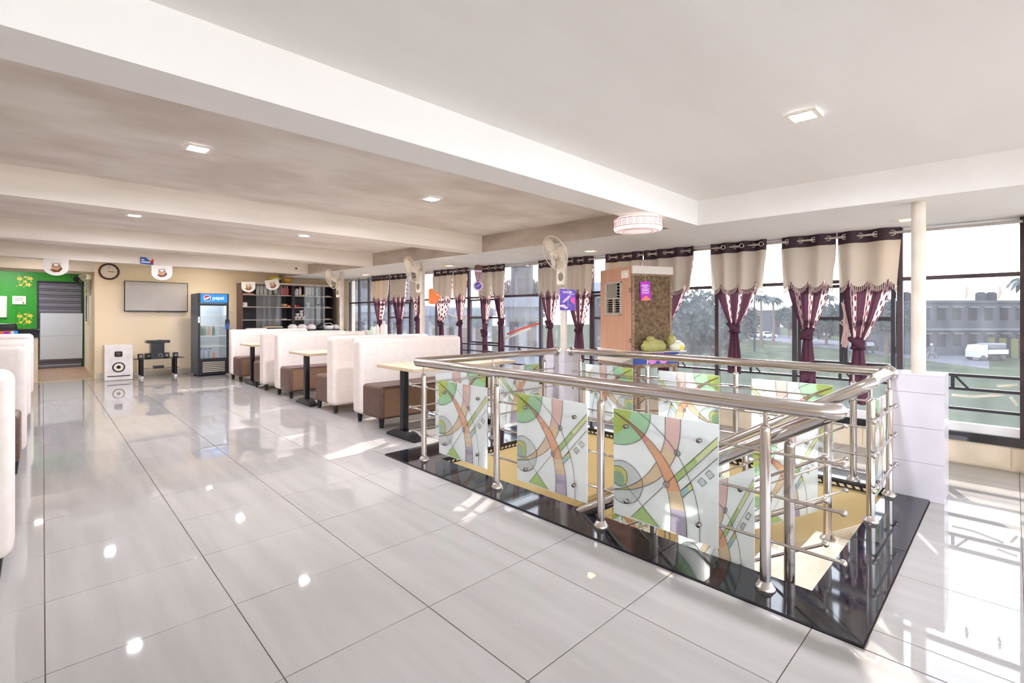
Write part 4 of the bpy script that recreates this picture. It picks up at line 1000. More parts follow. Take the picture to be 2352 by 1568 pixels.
def seg(f0, f1, cx, cz, r, up):
    pts = []; A = [PI * k / 16 for k in range(17)]
    if up: pts = [(cx + r * math.cos(a + .35), cz + r * math.sin(a + .35)) for a in A] + [(cx - r * .55, cz - .002), (cx, cz + .012), (cx + r * .5, cz + r * .42)]
    else: pts = [(cx - r * math.cos(a + .30), cz - r * math.sin(a + .30)) for a in A] + [(cx + r * .55, cz - r * .05), (cx + r * .1, cz - r * .45), (cx - r * .5, cz - r * .50)]
    return pts
MB().prism(seg(0, 0, .165, 1.655, .060, True), 0.0008, 'y', -0.0065).build('logo', 'sign_red', sg)
MB().prism(seg(0, 0, .165, 1.655, .060, False), 0.0008, 'y', -0.0065).build('logo', 'fridge_blue', sg)
dr = MB(); d0, d1 = 0.012, 0.05
for a, b in (((0.0, 0.34), (0.04, 1.54)), ((Wf - 0.04, 0.34), (Wf, 1.54)), ((0.04, 0.34), (Wf - 0.04, 0.37)), ((0.04, 1.495), (Wf - 0.04, 1.54))): dr.box((a[0], d0, a[1]), (b[0], d1, b[1]))
door = dr.build('door', 'fridge_dark', fr)
MB().box((0.04, 0.025, 0.37), (Wf - 0.04, 0.031, 1.495)).build('door_glass', 'clear_glass', door)
hd = MB().rbox((Wf - 0.075, -0.045, 1.06), (Wf + 0.004, 0.0, 1.20), 0.012, 2).build('handle', 'fridge_dark', door)
MB().rbox((Wf - 0.07, -0.05, 0.98), (Wf - 0.005, -0.004, 1.115), 0.012, 2).build('lock_cover', 'blue_print', door)
MB().box((0.0, 0.008, 1.13), (0.03, 0.0125, 1.26)).build('sticker', 'paper', door)
for z in (0.62, 0.84, 1.06, 1.28):
    s = MB()
    for k in range(14): s.tube([(0.04, 0.10 + k * 0.04, z), (Wf - 0.04, 0.10 + k * 0.04, z)], 0.0025, 5)
    s.box((0.035, 0.085, z - 0.006), (Wf - 0.035, 0.09, z + 0.012)); s.build('wire_shelf', 'white_plastic', fr)
mat('fridge_fill', '#f4f8ff', 0.4, emit='#eaf4ff', estr=14.0); MB().tube([(0.06, 0.10, 1.525), (Wf - 0.06, 0.10, 1.525)], 0.010, 8).build('fill_tube', 'fridge_fill', fr)  # glowing tube added to brighten the inside of the fridge
lv = MB().box((0.0, 0.005, 0.03), (Wf, 0.05, 0.33)).build('plinth', 'fridge_dark', fr)
for k in range(6): MB().prism([(0.0, 0.085 + 0.038 * k), (-0.012, 0.085 + 0.038 * k), (0.0, 0.108 + 0.038 * k)], Wf - 0.16, 'x', 0.08).build('louvre', 'grey_plastic', lv)
for x in (0.06, Wf - 0.06):
    for y in (0.08, Df - 0.08): MB().lathe([(0.02, 0), (0.02, 0.03)], (x, y, 0), 10).build('foot', 'black_plastic', fr)
def bottle(name, lab, loc, r, h, m, cap, group=None, cat='bottle'):
    t = thing(name, lab, cat, loc, 0, group)
    MB().lathe([(0.0, 0.0), (r * .92, 0.0), (r, 0.01), (r, h * .58), (r * .85, h * .68), (r * .38, h * .82), (r * .34, h * .93)], n=14).build('body', m, t)
    MB().lathe([(r * .42, h * .92), (r * .42, h), (0.0, h)], n=10).build('cap', cap, t)
    return t
mat('water_bottle', '#b9c8da', 0.1); mat('green_bottle', '#4d7a4a', 0.15)
w0 = bottle('water_bottle', 'clear water bottle with a blue cap on the fridge floor', (2.43, 12.02, 0.337), 0.036, 0.24, 'water_bottle', 'blue_print', 'water bottles in the fridge')
w0['label'] = 'left water bottle of the front row on the fridge floor'
for x, y, l in ((2.515, 12.02, 'middle water bottle of the front row on the fridge floor'), (2.60, 12.02, 'right water bottle of the front row on the fridge floor'), (2.43, 12.12, 'left water bottle of the back row on the fridge floor'), (2.515, 12.12, 'middle water bottle of the back row on the fridge floor'), (2.60, 12.12, 'right water bottle of the back row on the fridge floor')): copy_tree(w0, (x, y, 0.337), 0, l)
bottle('drink_bottle', 'orange drink bottle at the bottom of the fridge right of the water bottles', (2.655, 12.04, 0.337), 0.027, 0.19, 'orange', 'paper')
g0 = bottle('drink_bottle', 'green bottle standing alone on the fridge middle shelf', (2.66, 12.05, 0.8545), 0.03, 0.22, 'green_bottle', 'ink')
bottle('drink_bottle', 'pale pinkish bottle left of the lone green bottle in the fridge', (2.575, 12.05, 0.8545), 0.03, 0.22, 'tan_print', 'paper')
g1 = copy_tree(g0, (2.42, 12.06, 0.8545), 0, 'green bottle at the left of the fridge middle shelf', 'green bottles in the fridge'); copy_tree(g1, (2.49, 12.06, 0.8545), 0, 'second green bottle from the left on the fridge middle shelf'); copy_tree(g1, (2.455, 12.15, 0.8545), 0, 'green bottle behind the two at the left of the fridge middle shelf')
sk = thing('wall_socket', 'cream switch plate on the wall right of the fridge', 'socket', (3.22, TVY - 0.001, 1.35))
MB().rbox((-0.05, -0.014, -0.04), (0.05, 0, 0.04), 0.004, 2).build('plate', 'cream_plastic', sk); MB().box((-0.02, -0.018, -0.015), (0.0, -0.012, 0.015)).build('rocker', 'white_plastic', sk)

sp = thing('floor_speaker', 'big white box speaker with worn paint on the floor left of the glass stand', 'speaker', (0.862, 12.30, 0))
MB().rbox((0, 0, 0.004), (0.443, 0.40, 0.70), 0.008, 2).build('cabinet_body', 'white_paint', sp)
MB().rbox((0.155, -0.012, 0.47), (0.275, 0.004, 0.575), 0.02, 3).build('tweeter_frame', 'black_plastic', sp)
MB().lathe([(0.0, -0.020), (0.022, -0.012), (0.03, 0.0)], (0.215, -0.012, 0.52), 16, mat4=Matrix.Rotation(-PI / 2, 4, 'X')).build('tweeter_dome', 'brown_print', sp)
yy = Matrix.Rotation(-PI / 2, 4, 'X')
MB().lathe([(0.098, 0.0), (0.100, -0.012), (0.082, -0.014), (0.076, -0.004)], (0.218, 0.0, 0.262), 28, mat4=yy, cap=False).build('woofer_ring', 'black_plastic', sp)
MB().lathe([(0.078, -0.006), (0.034, -0.004)], (0.218, 0.0, 0.262), 28, mat4=yy, cap=False).build('cone', 'clock_face', sp)
MB().lathe([(0.036, 0.01), (0.03, -0.008), (0.0, -0.016)], (0.218, 0.0, 0.262), 20, mat4=yy).build('dust_cap', 'black_plastic', sp)
MB().rbox((0.045, -0.008, 0.078), (0.40, 0.002, 0.098), 0.003, 1).build('port_slot', 'black_plastic', sp)

st = thing('television_stand', 'low black stand with two glass shelves under the television', 'stand', (1.75, 12.45, 0))
for z, w in ((0.398, 0.42), (0.19, 0.34)):
    MB().rbox((-w, -0.20 if z > .3 else -0.12, z - 0.008), (w, 0.20, z), 0.002, 1).build('glass_shelf', 'black_paint' if z > .3 else 'clear_glass', st)
for x in (-0.30, 0.27):
    for y in (-0.14, 0.14):
        l = MB().tube([(x, y, 0.05), (x, y, 0.390)], 0.026, 14).build('leg', 'black_paint', st); MB().tube([(x, y, 0.0), (x, y, 0.05)], 0.027, 14).build('foot', 'white_plastic', l)
sb = thing('subwoofer', 'black subwoofer tower standing on the glass stand', 'speaker', (1.71, 12.40, 0.398))
MB().prism([(-0.11, 0.0), (0.11, 0.0), (0.112, 0.315), (-0.112, 0.315)], 0.24, 'y', -0.11).build('cabinet_body', 'black_plastic', sb)
MB().prism([(-0.02, 0.0), (0.10, 0.0), (0.10, 0.30), (0.0, 0.30), (-0.035, 0.15)], 0.012, 'y', -0.122).build('front_panel', 'black_paint', sb)
MB().tube([(0.045 + 0.034 * math.cos(q), -0.124, 0.06 + 0.034 * math.sin(q)) for q in [2 * PI * k / 18 for k in range(18)]], 0.006, 6, closed=True).build('knob_ring', 'steel', sb)
pl = thing('disc_player', 'flat black disc player lying on top of the subwoofer', 'player', (1.72, 12.41, 0.7135))
MB().rbox((-0.20, -0.13, 0.001), (0.20, 0.13, 0.058), 0.006, 2).build('casing', 'black_plastic', pl); MB().box((-0.06, -0.134, 0.02), (0.06, -0.128, 0.04)).build('tray', 'black_paint', pl); MB().cbox((0.04, 0, 0.062), (0.06, 0.05, 0.008)).build('remote', 'ink', pl)
s0 = thing('satellite_speaker', 'small black cube speaker at the left end of the glass stand', 'speaker', (1.43, 12.36, 0.398), 0, 'small black cube speakers')
MB().rbox((-0.045, -0.05, 0.001), (0.045, 0.05, 0.105), 0.012, 2).build('casing', 'black_plastic', s0); MB().lathe([(0.03, 0.0), (0.0, 0.012)], (0.0, -0.051, 0.05), 14, mat4=Matrix.Rotation(PI / 2, 4, 'X')).build('cone', 'grey_plastic', s0)
copy_tree(s0, (1.558, 12.42, 0.398), 0.3, 'small black cube speaker just left of the subwoofer')
copy_tree(s0, (1.885, 12.44, 0.398), -0.2, 'small black cube speaker just right of the subwoofer')
copy_tree(s0, (2.03, 12.40, 0.398), 0, 'small black cube speaker at the right end of the glass stand')
sx = thing('set_top_box', 'thin black box on the lower shelf of the glass stand', 'box', (1.74, 12.44, 0.19))
MB().rbox((-0.09, -0.07, 0.001), (0.09, 0.07, 0.05), 0.005, 2).build('casing', 'black_plastic', sx); MB().box((-0.08, -0.073, 0.018), (0.08, -0.069, 0.032)).build('display', 'black_paint', sx)

# ------------------------------------------------------------------ dark display cabinet with its things, serving counter
CX0, CX1, CYF, CYB, CZ0, CZ1 = 3.345, 5.56, 12.56, 12.97, 0.95, 2.09
cb = thing('display_cabinet', 'wide dark open cabinet with sliding glass doors on the far wall', 'cabinet', (0, 0, 0))
MB().box((CX0, CYF, CZ0), (CX0 + 0.025, CYB, CZ1)).build('side_panel', 'cab_side', cb)
MB().box((CX1 - 0.025, CYF, CZ0), (CX1, CYB, CZ1)).build('side_panel', 'cab_dark', cb)
MB().box((4.485, CYF, CZ0), (4.555, CYB - 0.02, CZ1 - 0.03)).build('divider', 'cab_dark', cb)
MB().box((CX0 + 0.025, CYB - 0.02, CZ0), (CX1 - 0.025, CYB, CZ1 - 0.03)).build('back_panel', 'cab_dark', cb)
MB().box((CX0 + 0.025, CYF, CZ0), (CX1 - 0.025, CYB - 0.02, CZ0 + 0.03)).build('bottom_panel', 'cab_dark', cb)
MB().box((CX0 - 0.01, CYF - 0.02, CZ1 - 0.03), (CX1 + 0.01, CYB, CZ1)).build('top_panel', 'shelf_edge', cb)
MB().box((CX0 + 0.025, CYF - 0.01, CZ1 - 0.05), (CX1 - 0.025, CYF + 0.03, CZ1 - 0.03)).build('door_track', 'shelf_edge', cb)
SHZ = (1.19, 1.50, 1.79)
for z in SHZ:
    for a, b in ((CX0 + 0.025, 4.485), (4.555, CX1 - 0.025)):
        s = MB().box((a, CYF + 0.05, z - 0.018), (b, CYB - 0.02, z)).build('shelf', 'cab_dark', cb); MB().box((a, CYF + 0.044, z - 0.02), (b, CYF + 0.05, z + 0.001)).build('shelf_edge', 'shelf_edge', s)
for a, b, y in ((3.66, 3.98, .0), (3.93, 4.24, .012), (4.78, 5.05, .0), (5.02, 5.32, .012)):
    g = MB().box((a, CYF + 0.002 + y, CZ0 + 0.03), (b, CYF + 0.008 + y, CZ1 - 0.05)).build('sliding_door', 'clear_glass', cb)
YS = CYF + 0.17
def jar(name, lab, loc, prof, m, group=None, cat='jar', lid=None):
    t = thing(name, lab, cat, loc, 0, group); MB().lathe(prof, n=14).build('body', m, t)
    if lid: MB().lathe(lid[0], n=12).build('lid', lid[1], t)
    return t
tall = [(0.0, 0.001), (0.034, 0.001), (0.036, 0.02), (0.036, 0.17), (0.02, 0.20), (0.018, 0.215)]
j0 = jar('syrup_bottle', 'pinkish tall bottle on the top shelf left of the cabinet divider', (4.30, YS, 1.79), tall, 'pink', 'tall bottles on the top shelves', 'bottle', ([(0.02, 0.21), (0.02, 0.235), (0.0, 0.235)], 'paper'))
j0['label'] = 'left of the three pinkish tall bottles on the top shelf left of the divider'
copy_tree(j0, (4.37, YS, 1.79), 0, 'middle of the three pinkish tall bottles on the top shelf left of the divider'); copy_tree(j0, (4.44, YS + 0.02, 1.79), 0, 'right of the three pinkish tall bottles, next to the cabinet divider')
c0 = jar('tumbler_stack', 'pale stacks of tall tumblers behind the left sliding doors, top shelf', (3.74, YS, 1.79), [(0.0, 0.001), (0.03, 0.001), (0.04, 0.06), (0.036, 0.062), (0.042, 0.15), (0.044, 0.225), (0.0, 0.225)], 'clear_bottle', 'tumbler stacks behind the left doors', 'glassware')
c0['label'] = 'leftmost tumbler stack behind the left sliding doors, top shelf'
for x, l in ((3.83, 'second'), (3.92, 'third'), (4.03, 'fourth'), (4.15, 'fifth')): copy_tree(c0, (x, YS, 1.79), 0, l + ' tumbler stack from the left behind the left sliding doors, top shelf')
c1 = copy_tree(c0, (4.90, YS, 1.79), 0, 'leftmost tumbler stack behind the right sliding doors, top shelf', 'tumbler stacks behind the right doors')
for x, l in ((4.98, 'second'), (5.07, 'third'), (5.17, 'fourth')): copy_tree(c1, (x, YS, 1.79), 0, l + ' tumbler stack from the left behind the right sliding doors, top shelf')
jar('sauce_bottle', 'dark-capped bottle with a white label right of the cabinet divider', (4.66, YS - 0.02, 1.79), tall, 'ceramic', None, 'bottle', ([(0.028, 0.17), (0.03, 0.235), (0.0, 0.24)], 'knot_cloth'))
jar('sauce_bottle', 'plain white bottle right of the dark-capped bottle in the cabinet', (4.74, YS - 0.02, 1.79), tall, 'ceramic', None, 'bottle', ([(0.02, 0.2), (0.02, 0.225), (0.0, 0.225)], 'paper'))
jar('sauce_bottle', 'short white bottle just right of the cabinet divider', (4.59, YS - 0.03, 1.79), [(r * .9, z * .7) for r, z in tall], 'ceramic', None, 'bottle', ([(0.018, .14), (.018, .16), (0, .16)], 'paper'))
jar('yellow_dish', 'small yellow dish on the top shelf right of the divider', (4.80, YS - 0.08, 1.79), [(0.0, 0.001), (0.05, 0.001), (0.06, 0.03), (0.0, 0.025)], 'yellow', None, 'dish')
jar('bowl', 'brownish bowl on the second shelf left of the divider', (4.33, YS - .05, 1.50), [(0.0, 0.001), (0.05, 0.001), (0.085, 0.075), (0.08, 0.075), (0.045, 0.01), (0, 0.01)], 'tan_print', None, 'bowl')
jar('orange_packet', 'small orange packet on the second shelf next to the divider', (4.44, YS - .08, 1.50), [(0.0, 0.001), (0.045, 0.001), (0.04, 0.04), (0.0, 0.05)], 'orange', None, 'packet')
jar('red_bowl', 'small red bowl on the second shelf right of the divider', (4.66, YS - .05, 1.50), [(0.0, 0.001), (0.03, 0.001), (0.05, 0.05), (0.0, 0.06)], 'red', None, 'bowl')
jar('pink_packet', 'small pale pink packet beside the divider on the second shelf', (4.585, YS - .08, 1.50), [(0.0, 0.001), (0.03, 0.001), (0.028, 0.06), (0.0, 0.065)], 'pink', None, 'packet')
jar('metal_tumbler', 'pale metal tumbler behind the right doors on the second shelf', (4.93, YS - .05, 1.50), [(0.0, 0.001), (0.035, 0.001), (0.045, 0.12), (0.0, 0.12)], 'ceramic', None, 'tumbler')
cup = [(0.0, 0.001), (0.032, 0.001), (0.046, 0.06), (0.048, 0.075), (0.043, 0.075), (0.03, 0.01), (0.0, 0.01)]
u0 = jar('cup', 'white cups massed on the third shelf right of the divider', (4.607, YS - .08, 1.19), cup, 'ceramic', 'white cups on the third shelf', 'cup')
u0['label'] = 'left white cup of the front row on the third shelf, next to the divider'
for x, y, z, l in ((4.70, -.08, 0, 'middle white cup of the front row on the third shelf right of the divider'), (4.80, -.08, 0, 'right white cup of the front row on the third shelf right of the divider'), (4.62, .05, 0, 'left white cup of the back row on the third shelf right of the divider'), (4.73, .05, 0, 'middle white cup of the back row on the third shelf right of the divider'), (4.65, -.08, .077, 'left white cup of the upper layer on the third shelf'), (4.75, -.08, .077, 'right white cup of the upper layer on the third shelf'), (4.84, .05, 0, 'right white cup of the back row on the third shelf right of the divider'), (4.75, -.08, .154, 'topmost white cup of the pile on the third shelf')): copy_tree(u0, (x, YS + y, 1.19 + z), 0, l)
bx = thing('small_carton', 'white and pink small carton at the left end of the second shelf', 'carton', (3.42, YS - .08, 1.50)); MB().box((-.04, -.04, .001), (.06, .04, .095)).build('carton', 'ceramic', bx); MB().box((-.041, -.041, .03), (-.01, -.0401, .07)).build('print', 'pink', bx)
pk = thing('pink_tray', 'small pinkish tray with packets on the top shelf at the left end', 'tray', (3.50, YS - .05, 1.79)); MB().rbox((-.10, -.06, .001), (.13, .06, .03), .008, 2).build('tray', 'tan_print', pk); MB().ball((.04, 0, .045), .03, 8, 6).build('packet', 'pink', pk)
pt = thing('small_plate_stack', 'small white plates on the third shelf left of the divider', 'plates', (4.33, YS - .06, 1.19)); MB().lathe([(0, .001), (.05, .001), (.08, .02), (.0, .022)], n=16).build('plate', 'ceramic', pt)
rt = thing('plate_stack', 'white plates on the right end of the second shelf', 'plates', (5.42, YS - .06, 1.50)); MB().lathe([(0, .001), (.05, .001), (.09, .02), (.0, .024)], n=16).build('plate', 'ceramic', rt)
r2 = copy_tree(rt, (5.42, YS - .06, 1.19), 0, 'white plates on the right end of the third shelf'); r3 = copy_tree(rt, (5.43, YS - .06, 1.79), 0, 'white plates on the right end of the top shelf')
# on top of the cabinet
gb = thing('orange_basket', 'orange round basket lying on top of the cabinet', 'basket', (4.42, 12.72, CZ1)); MB().lathe([(0, 0.001), (.07, 0.001), (.13, .13), (.12, .13), (.06, .02), (0, .02)], n=16).build('basket', 'gold', gb)
gb2 = thing('yellow_bundle', 'yellow bundle on a dark tin on top of the cabinet', 'bundle', (4.13, 12.74, CZ1)); MB().rbox((-.13, -.08, .001), (.15, .08, .075), .01, 2).build('tin', 'cab_dark', gb2); MB().ball((0, 0, .12), .12, 12, 8, sc=(1.2, .8, .45)).build('bundle', 'yellow', gb2)
# serving counter with its crockery
sc_ = thing('serving_counter', 'white serving counter below the dark cabinet, hidden by the benches', 'counter', (0, 0, 0))
MB().box((3.36, 12.02, 0.0), (5.60, 12.55, 0.90)).build('carcass', 'beige_wall', sc_); MB().rbox((3.33, 11.98, 0.90), (5.62, 12.56, 0.935), .004, 1).build('worktop', 'cab_dark', sc_)
for k in range(4): MB().box((3.40 + k * .55, 12.0, 0.12), (3.92 + k * .55, 12.02, 0.86)).build('door', 'laminate', sc_)
ty = thing('tray', 'white shallow tray at the left end of the serving counter', 'tray', (3.50, 12.2, 0.935)); MB().rbox((-.14, -.10, .001), (.26, .12, .06), .012, 2).build('tray', 'ceramic', ty); MB().rbox((.22, -.09, .0605), (.62, .10, .095), .015, 2).build('lid', 'laminate', ty)
d0 = thing('casserole', 'white rounded pot on the serving counter, directly below the cabinet divider', 'pot', (4.62, 12.25, 0.935)); MB().lathe([(0, .001), (.09, .001), (.115, .03), (.11, .09), (.06, .135), (0, .14)], n=20).build('pot', 'ceramic', d0)
copy_tree(d0, (4.40, 12.28, 0.935), 0, 'leftmost white rounded pot on the serving counter'); copy_tree(d0, (4.83, 12.22, 0.935), 0, 'right white rounded pot on the serving counter beside the dark kettle')
kt = thing('kettle', 'dark kettle left of the white basket on the serving counter', 'kettle', (5.04, 12.2, 0.935)); MB().lathe([(0, .001), (.07, .001), (.08, .05), (.05, .12), (0, .135)], n=16).build('body', 'black_plastic', kt); MB().tube([(.03, 0, .10), (.02, 0, .16), (.09, 0, .15)], .01, 8).build('handle', 'black_plastic', kt)
bk = thing('white_basket', 'white basket with a handle at the right end of the serving counter', 'basket', (5.26, 12.2, 0.935)); MB().lathe([(0, .001), (.12, .001), (.135, .10), (.125, .10), (.11, .01), (0, .01)], n=20).build('basket', 'ceramic', bk); MB().tube([(-.13, 0, .095), (-.08, 0, .15), (.05, 0, .16), (.13, 0, .10)], .009, 8).build('handle', 'ceramic', bk)
ln = thing('folded_cloth', 'bundle of white cloth right of the white basket on the counter', 'cloth', (5.45, 12.18, 0.935)); MB().rbox((-.06, -.06, .001), (.08, .07, .10), .03, 3).build('cloth', 'ceramic', ln); MB().ball((0, 0, .09), .06, 10, 8, sc=(1.1, 1, .6)).build('cloth_fold', 'ceramic', ln)
# white side counter under the far windows with bottles
wc = thing('side_counter', 'white side counter under the far windows behind the benches', 'counter', (5.22, 9.45, 0)); MB().box((-.26, -.70, 0), (.26, .70, .84)).build('carcass', 'ceramic', wc); MB().rbox((-.28, -.72, .84), (.28, .72, .875), .004, 1).build('worktop', 'ceramic', wc)
q0 = bottle('sauce_bottle', 'light green squeeze bottle on the white side counter', (5.12, 9.65, .875), .04, .20, 'p_green_solid' if 'p_green_solid' in M else 'ceramic', 'ink')
mat('mint', '#bfe6cc', 0.3); q0.children[0].data.materials[0] = M['mint']
bottle('water_jug', 'large clear white jug bottle at the right of the white side counter', (5.16, 9.22, .875), .075, .30, 'ceramic', 'paper'); bottle('water_bottle', 'white bottle with a blue band on the white side counter', (5.10, 9.38, .875), .045, .24, 'ceramic', 'ink')
bottle('sauce_bottle', 'white squeeze bottle beside the light green one on the side counter', (5.12, 9.53, .875), .042, .20, 'ceramic', 'ink')
nb = thing('napkin_box', 'white box at the left of the white side counter', 'box', (5.12, 9.90, .875)); MB().rbox((-.07, -.15, .001), (.07, .10, .085), .008, 2).build('box', 'ceramic', nb)

# ------------------------------------------------------------------ alcove: shutter, board, stickers, counter
sh = thing('rolling_shutter', 'grey rolling shutter in the green wall, its upper slats showing', 'shutter', (0, 16.42, 0))
MB().box((-0.075, -0.006, 0.0), (0.70, 0.0, 2.09)).build('backing', 'frame_dark', sh)
for k in range(14):
    z0 = 0.004 + k * 0.149
    MB().prism([(-0.006, z0), (-0.016, z0 + 0.006), (-0.024, z0 + 0.05), (-0.016, z0 + 0.088), (-0.006, z0 + 0.094)], 0.775, 'x', -0.075).build('slat', 'shutter_grey', sh)
    MB().prism([(-0.006, z0 + 0.106), (-0.018, z0 + 0.110), (-0.018, z0 + 0.132), (-0.006, z0 + 0.136)], 0.775, 'x', -0.075).build('slat', 'shutter_grey', sh)
for x in (-0.10, 0.70): MB().box((x, -0.045, 0), (x + 0.03, 0, 2.1)).build('guide_rail', 'frame_dark', sh)
MB().box((-0.10, -0.06, 2.09), (0.73, 0, 2.13)).build('head_box', 'frame_dark', sh)
wb_ = thing('white_board', 'pale blue-grey board standing against the rolling shutter', 'board', (0.335, 16.338, 0.215)); wb_.rotation_euler = (-0.01, 0.008, 0)
MB().rbox((-0.385, 0, 0), (0.385, 0.02, 1.13), .006, 2).build('board', 'board_grey', wb_); MB().box((-0.385, -0.002, 0.57), (0.385, 0.0, 0.575)).build('fold_line', 'shutter_grey', wb_)
def flower_cluster(zc, lab):
    t = thing('flower_sticker', lab, 'sticker', (-0.315, 16.419, zc), 0)
    for (x, z, s) in ((-.075, .06, .055), (.02, .105, .035), (.10, .07, .055), (.015, .0, .042), (.07, -.075, .06), (-.06, -.085, .038)):
        pts = [(x + s * (0.82 + 0.26 * math.cos(5 * a)) * math.cos(a), z + s * 0.8 * (0.82 + 0.26 * math.cos(5 * a)) * math.sin(a)) for a in [2 * PI * k / 30 for k in range(30)]]
        f = MB().prism(pts, 0.0012, 'y', -0.0015).build('flower', 'yellow', t); MB().prism(disc(8, s * .28, x, z), 0.0008, 'y', -0.0026).build('flower_centre', 'gold', f)
    for (x, z, a) in ((-.09, .125, .8), (.075, .125, -.7), (-.085, -.02, 1.3), (.12, .0, -.5), (-.02, -.045, -.6), (.0, -.125, .4), (-.12, -.115, .6), (.055, .05, -.5)):
        L = .028; c, s_ = math.cos(a), math.sin(a); MB().prism([(x - L * c, z - L * s_), (x + .008 * s_, z - .008 * c), (x + L * c, z + L * s_), (x - .008 * s_, z + .008 * c)], 0.0012, 'y', -0.0015).build('leaf', 'yellow', t)
flower_cluster(2.10, 'upper cluster of yellow flower stickers on the green wall'); flower_cluster(1.21, 'lower cluster of yellow flower stickers on the green wall')
ep = thing('switch_panel', 'white switch panel on the green wall between the flower stickers', 'panel', (-0.40, 16.42, 1.65)); MB().rbox((-.115, -.03, -.10), (.115, 0, .10), .01, 2).build('box', 'white_plastic', ep)
for x in (-.055, -.02, .015, .05):
    for z in (.045, .0): MB().cbox((x, -.032, z), (.018, .006, .022)).build('switch', 'grey_plastic', ep)
MB().cbox((.07, -.032, -.06), (.02, .006, .035)).build('breaker', 'ink', ep)
e2 = thing('meter_box', 'tall white box on the green wall cut by the left edge of the picture', 'panel', (-0.70, 16.42, 1.50)); MB().rbox((-.12, -.05, -.26), (.10, 0, .24), .012, 2).build('box', 'white_plastic', e2); MB().cbox((.02, -.052, .10), (.10, .006, .05)).build('label_plate', 'paper', e2)
tag(MB().tube([(-.52, 16.41, 1.45), (-.46, 16.41, 1.58), (-.455, 16.41, 1.45), (-.46, 16.41, 1.05)], .007, 6).build('cable', 'green_wall'), 'dark cable loop on the green wall left of the switch panel', 'cable')
rc = thing('reception_counter', 'reception counter with a dark top in front of the green wall', 'counter', (0, 0, 0))
MB().box((-2.4, 13.02, 0.0), (-0.065, 13.55, 0.86)).build('carcass', 'beige_wall', rc); MB().box((-2.41, 13.0, 0.86), (-0.05, 13.57, 1.0)).build('fascia', 'bldg_grey', rc); MB().rbox((-2.45, 12.98, 1.0), (-0.045, 13.60, 1.03), .004, 1).build('worktop', 'granite', rc)
for x0, x1, m in ((-.78, -.43, 'salmon'), (-.43, -.385, 'paper'), (-.385, -.335, 'sign_blue')): MB().box((x0, 12.994, .90), (x1, 13.0, .995)).build('sticker', m, rc)
MB().prism(disc(12, .045, -.48, .945, .9), .002, 'y', 12.991).build('sticker', 'magenta', rc)
mo = thing('chair_back', 'dark padded chair back behind the reception counter', 'chair', (-0.62, 14.15, 0)); MB().rbox((-.30, -.05, .62), (.25, .04, 1.12), .04, 3).build('backrest', 'black_plastic', mo); MB().rbox((-.25, .0, .42), (.22, .45, .50), .03, 2).build('seat', 'black_plastic', mo); MB().tube([(0, .2, .05), (0, .2, .42)], .03, 10).build('pedestal', 'black_plastic', mo)
for k in range(5):
    a = 2 * PI * k / 5; MB().tube([(0, .2, .08), (.25 * math.cos(a), .2 + .25 * math.sin(a), .025)], .018, 8).build('foot', 'black_plastic', mo)
aw = tag(thing('window_20', None, None, (0.745, 15.0, 1.55)), kind='structure')
for a, b in (((-.02, -.35, -.45), (0.012, -.31, .55)), ((-.02, .31, -.45), (.012, .35, .55)), ((-.02, -.31, -.45), (.012, .31, -.41)), ((-.02, -.31, .51), (.012, .31, .55))): MB().box(a, b).build('frame_bar', 'white_plastic', aw)
MB().box((-.004, -.31, -.41), (.004, .31, .51)).build('pane', 'bldg_grey', aw)

# ------------------------------------------------------------------ air cooler on its stand
ca = math.atan2(-0.404, 0.915)
co = thing('air_cooler', 'large wooden-fronted air cooler with straw pads on a rusty stand', 'air cooler', (4.60, 2.88, 0), ca)
CW, CL, Z0, Z1 = 0.52, 0.668, 0.885, 1.815         # x: straw side, y: wooden front (faces -x)
fp = MB(); gy0, gy1, gz0, gz1 = 0.20, 0.55, 1.28, 1.66
for a, b in (((0, 0, Z0), (.02, gy0, Z1)), ((0, gy1, Z0), (.02, CL, Z1)), ((0, gy0, Z0), (.02, gy1, gz0)), ((0, gy0, gz1), (.02, gy1, Z1))): fp.box(a, b)
fp.build('front_panel', 'wood_ply', co)
gr = MB()
for a, b in (((-.012, gy0, gz0), (.02, gy0 + .03, gz1)), ((-.012, gy1 - .03, gz0), (.02, gy1, gz1)), ((-.012, gy0, gz0), (.02, gy1, gz0 + .02)), ((-.012, gy0, gz1 - .02), (.02, gy1, gz1)), ((-.012, gy0, 1.46), (.02, gy1, 1.475)), ((-.012, .36, gz0), (.02, .375, 1.46))): gr.box(a, b)
gl = gr.build('grille_frame', 'louvre', co)
for k in range(9): MB().box((-.006, gy0 + .12 + k * .024, 1.475), (.016, gy0 + .125 + k * .024, gz1 - .02)).build('louvre', 'louvre', gl)
for k in range(4): MB().box((-.006, gy0 + .03, 1.50 + k * .036), (.016, gy0 + .12, 1.506 + k * .036)).build('louvre', 'louvre', gl)
for k in range(6): MB().box((-.006, gy0 + .03, 1.31 + k * .025), (.016, gy1 - .03, 1.315 + k * .025)).build('louvre', 'louvre', gl)
MB().box((.21, gy0 - .1, gz0 - .1), (.23, gy1 + .1, gz1 + .1)).build('inner_shroud', 'black_plastic', co)
fb = MB()
for k in range(4):
    a = PI * k / 2 + .4; fb.add([(.12, .375, 1.40), (.10, .375 + .13 * math.cos(a), 1.40 + .13 * math.sin(a)), (.14, .375 + .13 * math.cos(a + .7), 1.40 + .13 * math.sin(a + .7))], [(0, 1, 2)])
fb.lathe([(.0, -.03), (.03, -.02), (.03, .03), (0, .03)], (.12, .375, 1.40), 12, mat4=Matrix.Rotation(PI / 2, 4, 'Y')); fb.build('fan_blade', 'steel_dark', co)
